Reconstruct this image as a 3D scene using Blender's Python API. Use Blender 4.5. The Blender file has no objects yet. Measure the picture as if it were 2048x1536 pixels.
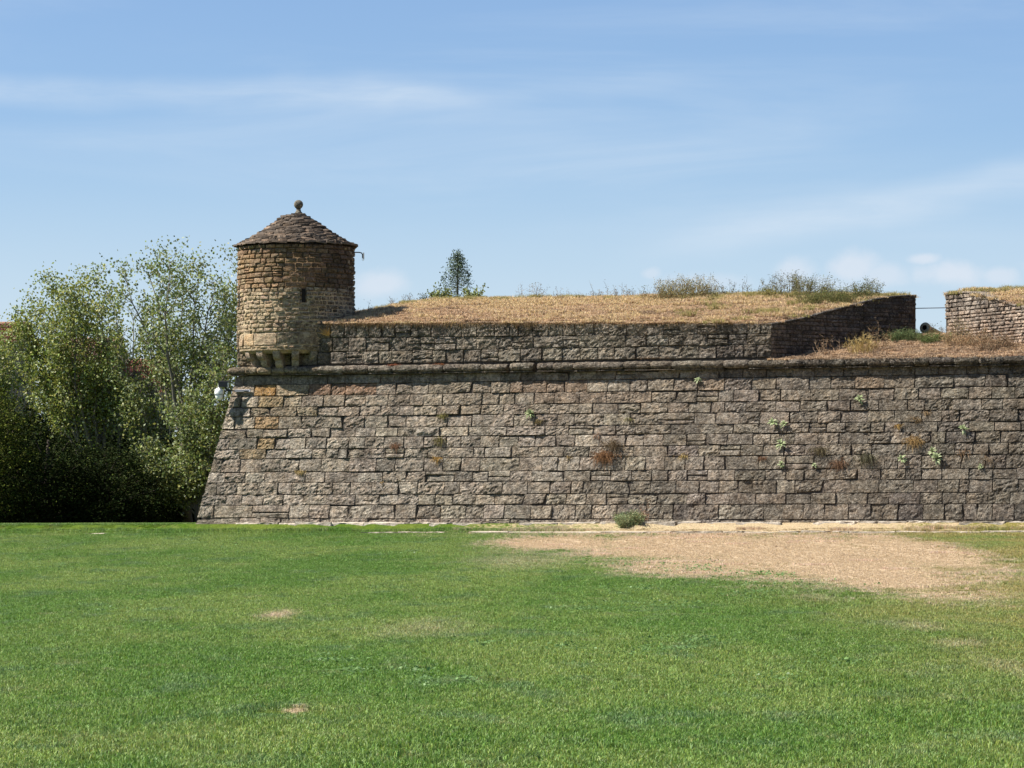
import bpy, math, random
import numpy as np
from mathutils import Vector, Matrix, noise

S = bpy.context.scene
COL = S.collection
RNG = random.Random(7)
NR = np.random.RandomState(7)
R = math.radians

# ------------------------------------------------------------------ camera, sky, sun, exposure
F = 7100.0                       # focal length in photograph pixels
EYE = Vector((0, 0, 1.6))
PITCH = math.atan(267 / F)
cam = bpy.data.cameras.new('camera')
cam_o = bpy.data.objects.new('camera', cam)
COL.objects.link(cam_o)
cam_o.location = EYE
cam_o.rotation_euler = (math.pi / 2 + PITCH, 0, 0)
cam.sensor_width = 36
cam.lens = F / 2048 * 36
cam.clip_start = 0.5
cam.clip_end = 20000
S.camera = cam_o

SUN_EL = R(51)
SH = Vector((-0.999, -0.045, 0)).normalized()
SUN = Vector((SH.x * math.cos(SUN_EL), SH.y * math.cos(SUN_EL), math.sin(SUN_EL)))
sun = bpy.data.lights.new('sun', 'SUN')
sun.energy = 4.8
sun.angle = R(0.53)
sun.color = (1.0, 0.95, 0.87)
sun_o = bpy.data.objects.new('sun', sun)
COL.objects.link(sun_o)
sun_o.rotation_euler = SUN.to_track_quat('Z', 'Y').to_euler()

S.view_settings.view_transform = 'Standard'
S.view_settings.look = 'None'
S.view_settings.gamma = 1
S.view_settings.exposure = 1.2
S.view_settings.use_curve_mapping = False
S.cycles.max_bounces = 5
S.cycles.diffuse_bounces = 3
S.cycles.transparent_max_bounces = 4


class NT:
    """small helper for node trees"""
    def __init__(s, tree):
        s.t = tree
        s.n = tree.nodes
        s.n.clear()

    def node(s, kind, **kw):
        nd = s.n.new(kind)
        for k, v in kw.items():
            if k in ('i',):
                for kk, vv in v.items():
                    sock = nd.inputs[kk]
                    if isinstance(vv, bpy.types.NodeSocket):
                        s.t.links.new(vv, sock)
                    else:
                        sock.default_value = vv
            else:
                setattr(nd, k, v)
        return nd

    def link(s, a, b):
        s.t.links.new(a, b)

    def math(s, op, a, b=0.0, clamp=False, c=None):
        d = {0: a, 1: b}
        if c is not None:
            d[2] = c
        return s.node('ShaderNodeMath', operation=op, use_clamp=clamp, i=d).outputs[0]

    def vmath(s, op, a, b=(0, 0, 0)):
        nd = s.node('ShaderNodeVectorMath', operation=op, i={0: a, 1: b})
        return nd.outputs[0]

    def noise(s, vec, scale, detail=4, rough=0.6, dist=0.0, out=0):
        return s.node('ShaderNodeTexNoise', i={'Vector': vec, 'Scale': scale, 'Detail': detail,
                      'Roughness': rough, 'Distortion': dist}).outputs[out]

    def step(s, v, a, b, lo=0.0, hi=1.0, smooth=True):
        nd = s.node('ShaderNodeMapRange', interpolation_type='SMOOTHSTEP' if smooth else 'LINEAR',
                    i={0: v, 1: a, 2: b, 3: lo, 4: hi})
        return nd.outputs[0]

    def mix(s, f, a, b, mode='MIX'):
        nd = s.node('ShaderNodeMix', data_type='RGBA', blend_type=mode)
        for k, v in ((0, f), (6, a), (7, b)):
            if isinstance(v, bpy.types.NodeSocket):
                s.t.links.new(v, nd.inputs[k])
            else:
                nd.inputs[k].default_value = v if k == 0 or len(v) == 4 else (*v, 1)
        return nd.outputs[2]


def build_world():
    w = bpy.data.worlds.new('World')
    S.world = w
    w.use_nodes = True
    t = NT(w.node_tree)
    sky = t.node('ShaderNodeTexSky', sky_type='NISHITA', sun_disc=False, sun_elevation=SUN_EL,
                 sun_rotation=math.atan2(SH.x, SH.y), altitude=800, air_density=1.0, dust_density=0.4,
                 ozone_density=2.6)
    tc = t.node('ShaderNodeTexCoord').outputs['Generated']
    sep = t.node('ShaderNodeSeparateXYZ', i={0: tc})
    x, z = sep.outputs[0], sep.outputs[2]
    base = t.mix(1.0, sky.outputs[0], SKY_TINT, 'MULTIPLY')
    # thin streaked cirrus: noise stretched along the horizon, slightly tilted
    st = t.node('ShaderNodeMapping', i={0: tc, 'Rotation': (0, R(3), 0), 'Scale': (5.0, 5.0, 42.0)}).outputs[0]
    n1 = t.noise(st, 1.0, 6, 0.58, 0.6)
    n2 = t.noise(t.node('ShaderNodeMapping', i={0: tc, 'Location': (3, 1, 2), 'Scale': (2.2, 2.2, 16.0)}).outputs[0], 1.0, 3, 0.5, 0.4)
    wisp = t.math('MULTIPLY', t.step(n1, 0.42, 0.80), t.step(n2, 0.36, 0.66))
    wob = t.math('MULTIPLY', t.math('SUBTRACT', t.noise(tc, 26.0, 3, 0.5), 0.5), 0.010)
    fine = t.noise(t.node('ShaderNodeMapping', i={0: tc, 'Scale': (22.0, 22.0, 150.0)}).outputs[0], 1.0, 5, 0.65, 0.5)

    def band(z0, slope, x0, width, xa, xb, amount):
        zc = t.math('ADD', t.math('MULTIPLY', t.math('SUBTRACT', x, x0), slope), z0)
        d = t.math('DIVIDE', t.math('ABSOLUTE', t.math('ADD', t.math('SUBTRACT', z, zc), wob)), width)
        g = t.step(d, 1.0, 0.0)
        e = t.math('MULTIPLY', t.step(x, xa[0], xa[1]), t.step(x, xb[1], xb[0]))
        return t.math('MULTIPLY', t.math('MULTIPLY', g, e), t.math('MULTIPLY', t.step(fine, 0.15, 0.75, 0.35, 1.0), amount))
    fr = t.math('GREATER_THAN', sep.outputs[1], 0.0)
    bands = [band(0.1185, -0.004, -0.06, 0.0070, (-0.9, -0.5), (-0.04, 0.0), 0.42),
             band(0.1190, 0.05, 0.0, 0.0050, (-0.05, -0.03), (0.03, 0.075), 0.12),
             band(0.079, 0.19, 0.06, 0.0085, (0.02, 0.08), (0.3, 0.5), 0.42),
             band(0.104, 0.02, 0.05, 0.006, (-0.02, 0.02), (0.08, 0.1), 0.12)]
    tot = t.math('MULTIPLY', wisp, 0.45)
    for b in bands:
        tot = t.math('ADD', tot, t.math('MULTIPLY', b, fr))
    # low haze veil towards the horizon
    veil = t.step(z, 0.115, 0.03, 0.02, 0.62)
    tot = t.math('ADD', tot, veil, True)
    c1 = t.mix(tot, base, CLOUD)
    # small cumulus puffs just above the wall top
    pn = t.noise(tc, 70.0, 5, 0.6)
    puff = None
    for (px, py, rx, ry, am) in ((1585, 545, 46, 34, .6), (1705, 540, 50, 38, .7), (1845, 522, 34, 14, .7), (1760, 556, 60, 26, .55),
                                 (1900, 552, 90, 30, .75), (1985, 556, 50, 22, .6), (760, 570, 60, 32, .65), (1302, 548, 24, 14, .45),
                                 (1400, 566, 120, 22, .35), (1640, 572, 140, 20, .4), (2110, 545, 80, 30, .5)):
        cx, cz = (px - 1024) / F, (1035 - py) / F
        dx = t.math('DIVIDE', t.math('SUBTRACT', x, cx), rx / F)
        dz = t.math('DIVIDE', t.math('SUBTRACT', z, cz), ry / F)
        d = t.math('SQRT', t.math('ADD', t.math('MULTIPLY', dx, dx), t.math('MULTIPLY', dz, dz)))
        d = t.math('ADD', d, t.math('MULTIPLY', t.math('SUBTRACT', pn, 0.5), 1.5))
        p = t.step(d, 1.2, 0.3, 0.0, am * .82)
        puff = p if puff is None else t.math('MAXIMUM', puff, p)
    puff = t.math('MULTIPLY', puff, fr)
    c2 = t.mix(puff, c1, CUMULUS)
    bg = t.node('ShaderNodeBackground', i={0: c2, 1: 0.057})
    t.link(bg.outputs[0], t.node('ShaderNodeOutputWorld').inputs[0])


SKY_TINT = (0.80, 0.87, 1.0)
CLOUD = (5.3, 6.1, 7.0)
CUMULUS = (6.1, 6.4, 7.0)
build_world()


# ------------------------------------------------------------------ geometry frame of the place
def ray(px, py):
    a, b = (px - 1024) / F, (768 - py) / F
    c, s = math.cos(PITCH), math.sin(PITCH)
    return Vector((a, c - b * s, s + b * c))


def at(px, py, Y):
    r = ray(px, py)
    return EYE + r * (Y / r.y)


U = Vector((0.9272, -0.3746, 0)).normalized()      # along the bastion face, to the right
W = Vector((0.3746, 0.9272, 0)).normalized()       # into the bastion
UP = Vector((0, 0, 1))
BAT = 0.205
C0 = at(390, 1048, 89.0)
Z0 = C0.z


def scarp(s, z, d=0.0):                            # d: metres proud of the battered face
    return C0 + U * s + W * (BAT * (z - Z0) - d) + UP * (z - Z0)


def hit(px, py, P, n):
    r = ray(px, py)
    return EYE + r * ((P - EYE).dot(n) / r.dot(n))


def on_scarp(px, py):
    n = (-W + UP * (-BAT) * -1).normalized()
    n = Vector((-W.x, -W.y, BAT)).normalized()
    P = hit(px, py, C0, n)
    return (P - C0).dot(U), P.z


ZC = on_scarp(520, 751)[1]                          # underside of the cordon
HC = ZC - Z0
K = C0 + U * (BAT * HC) + W * (BAT * HC) + UP * HC   # upper corner of the bastion


def upper(s, z, d=0.0, t=0.0):                     # vertical parapet plane; s along, t inwards
    return Vector((K.x, K.y, 0)) + U * s + W * (t - d) + UP * z


def on_upper(px, py, t=0.0):
    P = hit(px, py, K + W * t, -W)
    return (P - K).dot(U), P.z


def lerp(a, b, t):
    return a + (b - a) * t


def interp(x, pts):
    return float(np.interp(x, [p[0] for p in pts], [p[1] for p in pts]))


def zb(s):                                          # ground level along the foot of the wall
    return Z0 + 0.0028 * max(-5, min(30, s))


def ground(x, y):
    rx, ry = x - C0.x, y - C0.y
    s = rx * U.x + ry * U.y
    q = -(rx * W.x + ry * W.y)
    z = zb(s)
    if q > 0.55:
        z -= 0.09
    if q > 0:
        tt = min(q / 68.0, 1.0)
        z -= 1.27 * (1 - (1 - tt) ** 1.65) + .10 * min(1, max(0, (q - .55) / 1.4))
    z += 0.035 * (noise.noise(Vector((x * .33, y * .12, 3.1)))) * min(1, max(0, (q - 1.5) / 5))
    z += 0.014 * (noise.noise(Vector((x * .9, y * .5, 8.1)))) * min(1, max(0, (q - 1.5) / 3))
    return z


def on_ground(px, py):
    r = ray(px, py)
    Y = 15.0
    while Y < 120:
        P = EYE + r * (Y / r.y)
        if P.z < ground(P.x, P.y):
            return P
        Y += 0.1
    return EYE + r * (88 / r.y)


# ------------------------------------------------------------------ object helpers
def link(o, parent=None):
    COL.objects.link(o)
    if parent is not None:
        o.parent = parent
    return o


def tag(o, label=None, cat=None, group=None, kind=None):
    if label: o['label'] = label
    if cat: o['category'] = cat
    if group: o['group'] = group
    if kind: o['kind'] = kind
    return o


def empty(name, loc, label=None, cat=None, group=None):
    o = bpy.data.objects.new(name, None)
    o.location = loc
    o.empty_display_size = 0.2
    link(o)
    return tag(o, label, cat, group)


class MB:
    """collects vertices, faces and a per-vertex tint"""
    def __init__(s):
        s.v, s.f, s.c = [], [], []

    def add(s, verts, faces, tint=(1, 1, 1)):
        o = len(s.v)
        s.v += [tuple(p) for p in verts]
        s.f += [tuple(i + o for i in f) for f in faces]
        s.c += [tint] * len(verts)

    def merge(s, m):
        o = len(s.v)
        s.v += m.v
        s.f += [tuple(i + o for i in f) for f in m.f]
        s.c += m.c

    def build(s, name, mat, parent=None, smooth=False, origin=None):
        me = bpy.data.meshes.new(name)
        v = s.v
        base = Vector(parent.location) if parent is not None and parent.parent is None else Vector((0, 0, 0))
        if parent is not None and parent.parent is not None:
            base = Vector(parent.parent.location) + Vector(parent.location)
        loc = Vector(origin) if origin is not None else base
        arr = np.array(v, dtype=np.float64).reshape(-1, 3) - np.array(loc)
        me.from_pydata(arr.tolist(), [], s.f)
        at_ = me.color_attributes.new('tint', 'FLOAT_COLOR', 'POINT')
        c = np.ones((len(v), 4), dtype=np.float32)
        c[:, :3] = np.array(s.c, dtype=np.float32).reshape(-1, 3)
        at_.data.foreach_set('color', c.ravel())
        me.materials.append(mat)
        if smooth:
            me.polygons.foreach_set('use_smooth', [True] * len(me.polygons))
        o = bpy.data.objects.new(name, me)
        link(o, parent)
        o.location = loc - base
        return o


def box_mb(mb, P, ax, ay, az, tint=(1, 1, 1)):
    """box centred at P with half axes ax ay az (vectors)"""
    vs = [P + ax * i + ay * j + az * k for k in (-1, 1) for j in (-1, 1) for i in (-1, 1)]
    mb.add(vs, [(0, 2, 3, 1), (4, 5, 7, 6), (0, 1, 5, 4), (2, 6, 7, 3), (0, 4, 6, 2), (1, 3, 7, 5)], tint)


def tube_mb(mb, pts, rads, n=6, tint=(1, 1, 1), caps=True):
    vs, fs = [], []
    prev = None
    for i, p in enumerate(pts):
        p = Vector(p)
        a = Vector(pts[max(0, i - 1)]); b = Vector(pts[min(len(pts) - 1, i + 1)])
        d = (b - a).normalized() if (b - a).length > 1e-6 else Vector((0, 0, 1))
        ref = Vector((1, 0, 0)) if abs(d.x) < 0.9 else Vector((0, 1, 0))
        x = d.cross(ref).normalized() if prev is None else (prev - d * prev.dot(d)).normalized()
        prev = x
        y = d.cross(x)
        for k in range(n):
            t = 2 * math.pi * k / n
            vs.append(p + (x * math.cos(t) + y * math.sin(t)) * rads[i])
    for i in range(len(pts) - 1):
        for k in range(n):
            k2 = (k + 1) % n
            fs.append((i * n + k, i * n + k2, (i + 1) * n + k2, (i + 1) * n + k))
    if caps:
        fs.append(tuple(range(n - 1, -1, -1)))
        fs.append(tuple((len(pts) - 1) * n + k for k in range(n)))
    mb.add(vs, fs, tint)


def lathe_mb(mb, C, prof, n=20, tint=(1, 1, 1)):
    vs, fs = [], []
    for r, z in prof:
        for k in range(n):
            t = 2 * math.pi * k / n
            vs.append(Vector((C.x + r * math.cos(t), C.y + r * math.sin(t), z)))
    for i in range(len(prof) - 1):
        for k in range(n):
            k2 = (k + 1) % n
            fs.append((i * n + k, i * n + k2, (i + 1) * n + k2, (i + 1) * n + k))
    fs.append(tuple(range(n - 1, -1, -1)))
    fs.append(tuple((len(prof) - 1) * n + k for k in range(n)))
    mb.add(vs, fs, tint)


def fbm(p, o=3):
    a, f, s = 1.0, 1.0, 0.0
    for _ in range(o):
        s += a * noise.noise(p * f)
        a *= 0.55
        f *= 2.1
    return s


def stone_mb(fn, a0, a1, b0, b1, rng, tint, nx=8, ny=5, rough=0.02, proud=0.0, skirt=0.14, jit=0.008, rr=0.03,
             tilt=0.012, slant=0.0, cut=None, bed=False):
    """one stone with a rough dressed face; fn(a, b, d) maps along / up / outwards to the place"""
    w, h = a1 - a0, b1 - b0
    sd = rng.uniform(0, 900)
    j = lambda: rng.uniform(-jit, jit)
    cs = [[a0 + j(), b0 + j() * .5], [a1 + j() + slant, b0 + j() * .5], [a1 + j(), b1 + j() * .5], [a0 + j() + slant, b1 + j() * .5]]
    if cut:
        k = cut[0]
        cs[k][0] += cut[1]; cs[k][1] += cut[2]
    eu = min(0.28, rr / max(w, .01)); ev = min(0.3, rr / max(h, .01))
    us = [0] + [eu + (1 - 2 * eu) * i / (nx - 2) for i in range(nx - 1)] + [1]
    vs_ = [0] + [ev + (1 - 2 * ev) * i / (ny - 2) for i in range(ny - 1)] + [1]
    ta, tb = rng.uniform(-tilt, tilt), rng.uniform(-tilt, tilt)
    vs, fs = [], []
    for jv, v in enumerate(vs_):
        for iu, u in enumerate(us):
            a = lerp(lerp(cs[0][0], cs[1][0], u), lerp(cs[3][0], cs[2][0], u), v)
            b = lerp(lerp(cs[0][1], cs[1][1], u), lerp(cs[3][1], cs[2][1], u), v)
            edge = iu in (0, nx) or jv in (0, ny)
            corner = iu in (0, nx) and jv in (0, ny)
            wv = fbm(Vector((a * 5, b * 5, sd)), 2)
            if edge:
                a += (0.5 - u) * 2 * abs(wv) * jit * 1.1
                b += (0.5 - v) * 2 * abs(wv) * jit * 1.1
                if corner:
                    a += (0.5 - u) * 2 * rr * .35; b += (0.5 - v) * 2 * rr * .3
                d = proud - rr * 0.9
            else:
                n = fbm(Vector((a * 4.2, b * 8, sd + 7)), 3)
                if bed:      # broken bedding ledges
                    q = fbm(Vector((a * 7, b * 17 + a * 3, sd + 3)), 3)
                    n = n * .45 + .9 * (abs(q) ** .5) * (1 if q > 0 else -1) * .55 + .35 * noise.noise(Vector((a * 22, b * 30, sd)))
                d = proud + rough * n * 1.25 + ta * (u - .5) * 2 + tb * (v - .5) * 2 + rough * .5 * (1 - (2 * u - 1) ** 2) * (1 - (2 * v - 1) ** 2)
            vs.append(fn(a, b, d))
    NX = nx + 1
    for jv in range(ny):
        for iu in range(nx):
            q = (jv * NX + iu, jv * NX + iu + 1, (jv + 1) * NX + iu + 1, (jv + 1) * NX + iu)
            fs.append(q)
    ring = [i for i in range(NX)] + [jv * NX + nx for jv in range(1, ny + 1)] + \
           [ny * NX + i for i in range(nx - 1, -1, -1)] + [jv * NX for jv in range(ny - 1, 0, -1)]
    base = len(vs)
    # the ring again, pushed back into the bed (uses the same a, b through a finite step)
    prm = []
    for jv, v in enumerate(vs_):
        for iu, u in enumerate(us):
            prm.append((lerp(lerp(cs[0][0], cs[1][0], u), lerp(cs[3][0], cs[2][0], u), v),
                        lerp(lerp(cs[0][1], cs[1][1], u), lerp(cs[3][1], cs[2][1], u), v)))
    for i in ring:
        a, b = prm[i]
        vs.append(fn(a, b, -skirt))
    n = len(ring)
    for k in range(n):
        k2 = (k + 1) % n
        fs.append((ring[k2], ring[k], base + k, base + k2))
    mb = MB()
    mb.add(vs, fs, tint)
    return mb


def stones_to_parts(lst, parent, mat, name, rest_name, most=300):
    """lst of (size, MB): the largest become parts, the rest one joined part"""
    lst = sorted(lst, key=lambda x: -x[0])
    for sz, m in lst[:most]:
        c = Vector(np.mean(np.array(m.v), axis=0))
        m.build(name, mat, parent, origin=c)
    if len(lst) > most:
        r = MB()
        for sz, m in lst[most:]:
            r.merge(m)
        o = r.build(rest_name, mat, parent)
        o['kind'] = 'stuff'


# ------------------------------------------------------------------ materials
def new_mat(name):
    m = bpy.data.materials.new(name)
    m.use_nodes = True
    t = NT(m.node_tree)
    return m, t


def finish(t, col, rough=0.9, bump=None, dist=0.02, strength=1.0, spec=0.2, trans=None):
    b = t.node('ShaderNodeBsdfPrincipled', i={'Roughness': rough, 'Specular IOR Level': spec})
    if isinstance(col, bpy.types.NodeSocket):
        t.link(col, b.inputs['Base Color'])
    else:
        b.inputs['Base Color'].default_value = (*col, 1)
    if bump is not None:
        bn = t.node('ShaderNodeBump', i={'Height': bump, 'Distance': dist, 'Strength': strength})
        t.link(bn.outputs[0], b.inputs['Normal'])
    out = t.node('ShaderNodeOutputMaterial')
    if trans:
        tr = t.node('ShaderNodeBsdfTranslucent')
        if isinstance(col, bpy.types.NodeSocket):
            t.link(col, tr.inputs[0])
        else:
            tr.inputs[0].default_value = (*col, 1)
        mx = t.node('ShaderNodeMixShader', i={0: trans})
        t.link(b.outputs[0], mx.inputs[1]); t.link(tr.outputs[0], mx.inputs[2])
        t.link(mx.outputs[0], out.inputs[0])
    else:
        t.link(b.outputs[0], out.inputs[0])


def stone_mat(name, contrast=1.0, lichen=0.5, stain=0.6, lichen_col=(0.40, 0.375, 0.33), bump=1.0, mortar=None, dist=0.035, warm=None, fissure=0.5):
    m, t = new_mat(name)
    pos = t.node('ShaderNodeNewGeometry').outputs['Position']
    tint = t.node('ShaderNodeAttribute', attribute_name='tint', attribute_type='GEOMETRY').outputs['Color']
    big = t.noise(pos, 3.1, 4, 0.6)
    mid = t.noise(pos, 13, 5, 0.68, 0.4)
    fin = t.noise(pos, 55, 4, 0.7)
    lam = t.noise(t.node('ShaderNodeMapping', i={0: pos, 'Rotation': (0, R(12), 0), 'Scale': (1.6, 1.6, 9.0)}).outputs[0], 4.2, 5, 0.7, 0.8)
    v = t.math('MULTIPLY', t.step(mid, 0.28, 0.72, 1 - .50 * contrast, 1 + .45 * contrast),
               t.step(fin, 0.3, 0.7, 1 - .34 * contrast, 1 + .34 * contrast))
    pit = t.step(t.noise(pos, 21, 5, 0.75, 0.3), 0.40, 0.30)
    v = t.math('MULTIPLY', v, t.math('SUBTRACT', 1.0, t.math('MULTIPLY', pit, 0.55 * contrast)))
    v = t.math('MULTIPLY', v, t.step(big, 0.3, 0.7, 0.84, 1.14))
    col = t.mix(1.0, tint, t.node('ShaderNodeCombineColor', i={0: v, 1: v, 2: v}).outputs[0], 'MULTIPLY')
    # warm / cool drift inside each stone
    hue = t.noise(pos, 6.3, 3, 0.6)
    col = t.mix(t.step(hue, 0.42, 0.66, 0.0, 0.35), col, t.mix(1.0, col, warm or (1.16, 0.98, 0.80), 'MULTIPLY'))
    # pale lichen specks
    sp = t.noise(pos, 26, 4, 0.72)
    spm = t.math('MULTIPLY', t.step(sp, 0.54, 0.64), t.step(t.noise(pos, 2.3, 3, 0.6), 0.32, 0.58))
    col = t.mix(t.math('MULTIPLY', spm, lichen), col, lichen_col)
    # dark algae running down
    sv = t.noise(t.node('ShaderNodeMapping', i={0: pos, 'Scale': (1.5, 1.5, .4)}).outputs[0], 1.3, 5, 0.65, 0.3)
    sv2 = t.noise(pos, 9, 4, 0.7)
    sm = t.math('MULTIPLY', t.step(sv, 0.46, 0.60), t.step(sv2, 0.35, 0.6, 0.3, 1.0))
    col = t.mix(t.math('MULTIPLY', sm, stain), col, t.mix(1.0, col, (0.42, 0.42, 0.43), 'MULTIPLY'))
    if mortar:
        mn = t.noise(pos, 8, 5, 0.7, 0.6)
        zz = t.node('ShaderNodeSeparateXYZ', i={0: pos}).outputs[2]
        mz = t.math('MULTIPLY', t.step(zz, mortar[1], mortar[1] - 0.25), t.step(mn, 0.50, 0.58, 0.0, mortar[2]))
        col = t.mix(mz, col, mortar[0])
    fz = t.noise(t.node('ShaderNodeMapping', i={0: pos, 'Rotation': (0, R(-8), 0), 'Scale': (1.0, 1.0, 2.3)}).outputs[0], 9.0, 6, 0.72, 1.2)
    fis = t.step(t.math('ABSOLUTE', t.math('SUBTRACT', fz, 0.5)), 0.0, 0.035, 1.0, 0.0)
    fis = t.math('MULTIPLY', fis, t.step(t.noise(pos, 5, 3, 0.6), 0.40, 0.60, 0.0, fissure))
    col = t.mix(fis, col, t.mix(1.0, col, (0.30, 0.28, 0.26), 'MULTIPLY'))
    vor = t.node('ShaderNodeTexVoronoi', feature='DISTANCE_TO_EDGE', i={'Vector': t.vmath('ADD', t.node('ShaderNodeMapping', i={0: pos, 'Scale': (1, 1, 1.7)}).outputs[0],
                 t.vmath('MULTIPLY', t.noise(pos, 6, 2, .5, 0, 1), (.35, .35, .35))), 'Scale': 5.0}).outputs[0]
    crack = t.step(vor, 0.0, 0.06, 0.0, 1.0)
    h = t.math('ADD', t.math('MULTIPLY', lam, 0.75), t.math('MULTIPLY', mid, 0.65))
    h = t.math('ADD', h, t.math('MULTIPLY', fin, 0.30))
    h = t.math('SUBTRACT', h, t.math('MULTIPLY', fis, 0.20))
    h = t.math('ADD', h, t.math('MULTIPLY', t.noise(pos, 27, 4, 0.7, 0.5), 0.42))
    h = t.math('ADD', h, t.math('MULTIPLY', crack, 0.10))
    finish(t, col, 0.95, h, dist, bump, 0.1)
    return m


M_SCARP = stone_mat('grey_ashlar', 1.0, 0.75, 0.65, lichen_col=(.50, .46, .39), bump=1.0, dist=0.11, fissure=0.85)
M_TOWER = stone_mat('brown_rubble', 0.9, 0.22, 0.35, lichen_col=(.42, .36, .26), bump=0.9, dist=0.05, mortar=((0.50, 0.41, 0.27), 99, 0.0))
M_TOWER_LOW = stone_mat('brown_rubble_mortared', 0.9, 0.25, 0.30, lichen_col=(.42, .36, .26), bump=0.9, dist=0.05, mortar=((0.47, 0.38, 0.25), 99, 0.7))
M_SLATE = stone_mat('roof_stone', 0.4, 0.25, 0.25, bump=0.6, dist=0.02, fissure=0.0)
M_LEDGE = stone_mat('pale_ledge', 0.6, 0.4, 0.25, lichen_col=(.6, .56, .48), bump=0.6, dist=0.03)


def flat_mat(name, col, rough=0.6, metal=0.0, nz=0.15, sc=20):
    m, t = new_mat(name)
    pos = t.node('ShaderNodeNewGeometry').outputs['Position']
    n = t.step(t.noise(pos, sc, 4, 0.6), 0.3, 0.7, 1 - nz, 1 + nz)
    c = t.mix(1.0, (*col, 1), t.node('ShaderNodeCombineColor', i={0: n, 1: n, 2: n}).outputs[0], 'MULTIPLY')
    finish(t, c, rough, None, spec=0.4)
    for nd in t.n:
        if nd.type == 'BSDF_PRINCIPLED':
            nd.inputs['Metallic'].default_value = metal
    return m


def mortar_mat(name, col):
    m, t = new_mat(name)
    pos = t.node('ShaderNodeNewGeometry').outputs['Position']
    n = t.noise(pos, 14, 5, 0.7)
    n2 = t.step(n, 0.3, 0.7, 0.6, 1.3)
    c = t.mix(1.0, (*col, 1), t.node('ShaderNodeCombineColor', i={0: n2, 1: n2, 2: n2}).outputs[0], 'MULTIPLY')
    finish(t, c, 1.0, n, 0.05, 1.0, 0.0)
    return m


M_MORTAR = mortar_mat('earth_mortar', (0.085, 0.07, 0.057))
M_LIME = mortar_mat('lime_pointing', (0.43, 0.335, 0.22))
M_MORTAR_T = mortar_mat('tan_mortar', (0.15, 0.105, 0.065))
M_DARK = flat_mat('interior_shade', (0.012, 0.010, 0.009), 1.0)


def leaf_mat(name, trans=0.3, gain=1.0, rough=0.5, spec=0.35):
    m, t = new_mat(name)
    tint = t.node('ShaderNodeAttribute', attribute_name='tint', attribute_type='GEOMETRY').outputs['Color']
    c = t.mix(1.0, tint, (gain, gain, gain, 1), 'MULTIPLY') if gain != 1 else tint
    finish(t, c, rough, None, spec=spec, trans=trans)
    return m


M_LEAF = leaf_mat('poplar_leaf', 0.32, rough=0.5, spec=0.3)
M_DLEAF = leaf_mat('evergreen_leaf', 0.12, rough=0.85, spec=0.06)
M_STRAW = leaf_mat('dry_stalk', 0.25, rough=0.8, spec=0.1)
M_BARK = leaf_mat('bark', 0.0, rough=0.95, spec=0.1)


# ------------------------------------------------------------------ lawn colour, shared by the ground and its grass
SPOTS = []      # ellipses of dry turf, in ground coordinates: cx, cy, rx, ry, weight


def spot(px0, px1, py0, py1, wgt=1.0, soft=False):
    a = on_ground((px0 + px1) / 2, py0)
    b = on_ground((px0 + px1) / 2, py1)
    cy = (a.y + b.y) / 2
    cm = on_ground((px0 + px1) / 2, (py0 + py1) / 2)
    xl = (px0 - 1024) / F * cy
    xr = (px1 - 1024) / F * cy
    SPOTS.append(((xl + xr) / 2, cy, abs(xr - xl) / 2, abs(a.y - b.y) / 2, wgt, soft))


spot(1130, 1700, 1058, 1128)
spot(1330, 1880, 1058, 1170)
spot(1560, 1880, 1100, 1192)
spot(980, 1260, 1072, 1102)
spot(1230, 1560, 1110, 1158, .9)
spot(1700, 1925, 1060, 1150)
spot(1080, 2080, 1045, 1070, .85)
spot(510, 605, 1220, 1246, .75, True)
spot(562, 624, 1413, 1432, 1.0, True)
spot(1770, 1900, 1240, 1270, .3, True)
spot(1840, 1980, 1278, 1302, .28, True)
spot(1560, 1700, 1186, 1212, .3, True)
spot(700, 980, 1236, 1290, .22, True)
spot(1960, 2100, 1310, 1380, .2, True)
spot(900, 1200, 1095, 1150, .35, True)
spot(1750, 2080, 1180, 1215, .35, True)


def dryness(x, y):
    m = 0.0
    wob = 0.30 * noise.noise(Vector((x * .55, y * .22, 1.0))) + 0.22 * noise.noise(Vector((x * 1.9, y * .8, 4.0)))
    for cx, cy, rx, ry, wg, sf in SPOTS:
        if sf and wg < .9: continue
        d = math.hypot((x - cx) / rx, (y - cy) / ry) + wob
        m = max(m, wg * min(1, max(0, (1.2 - d) / 0.45)))
    return m


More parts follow.
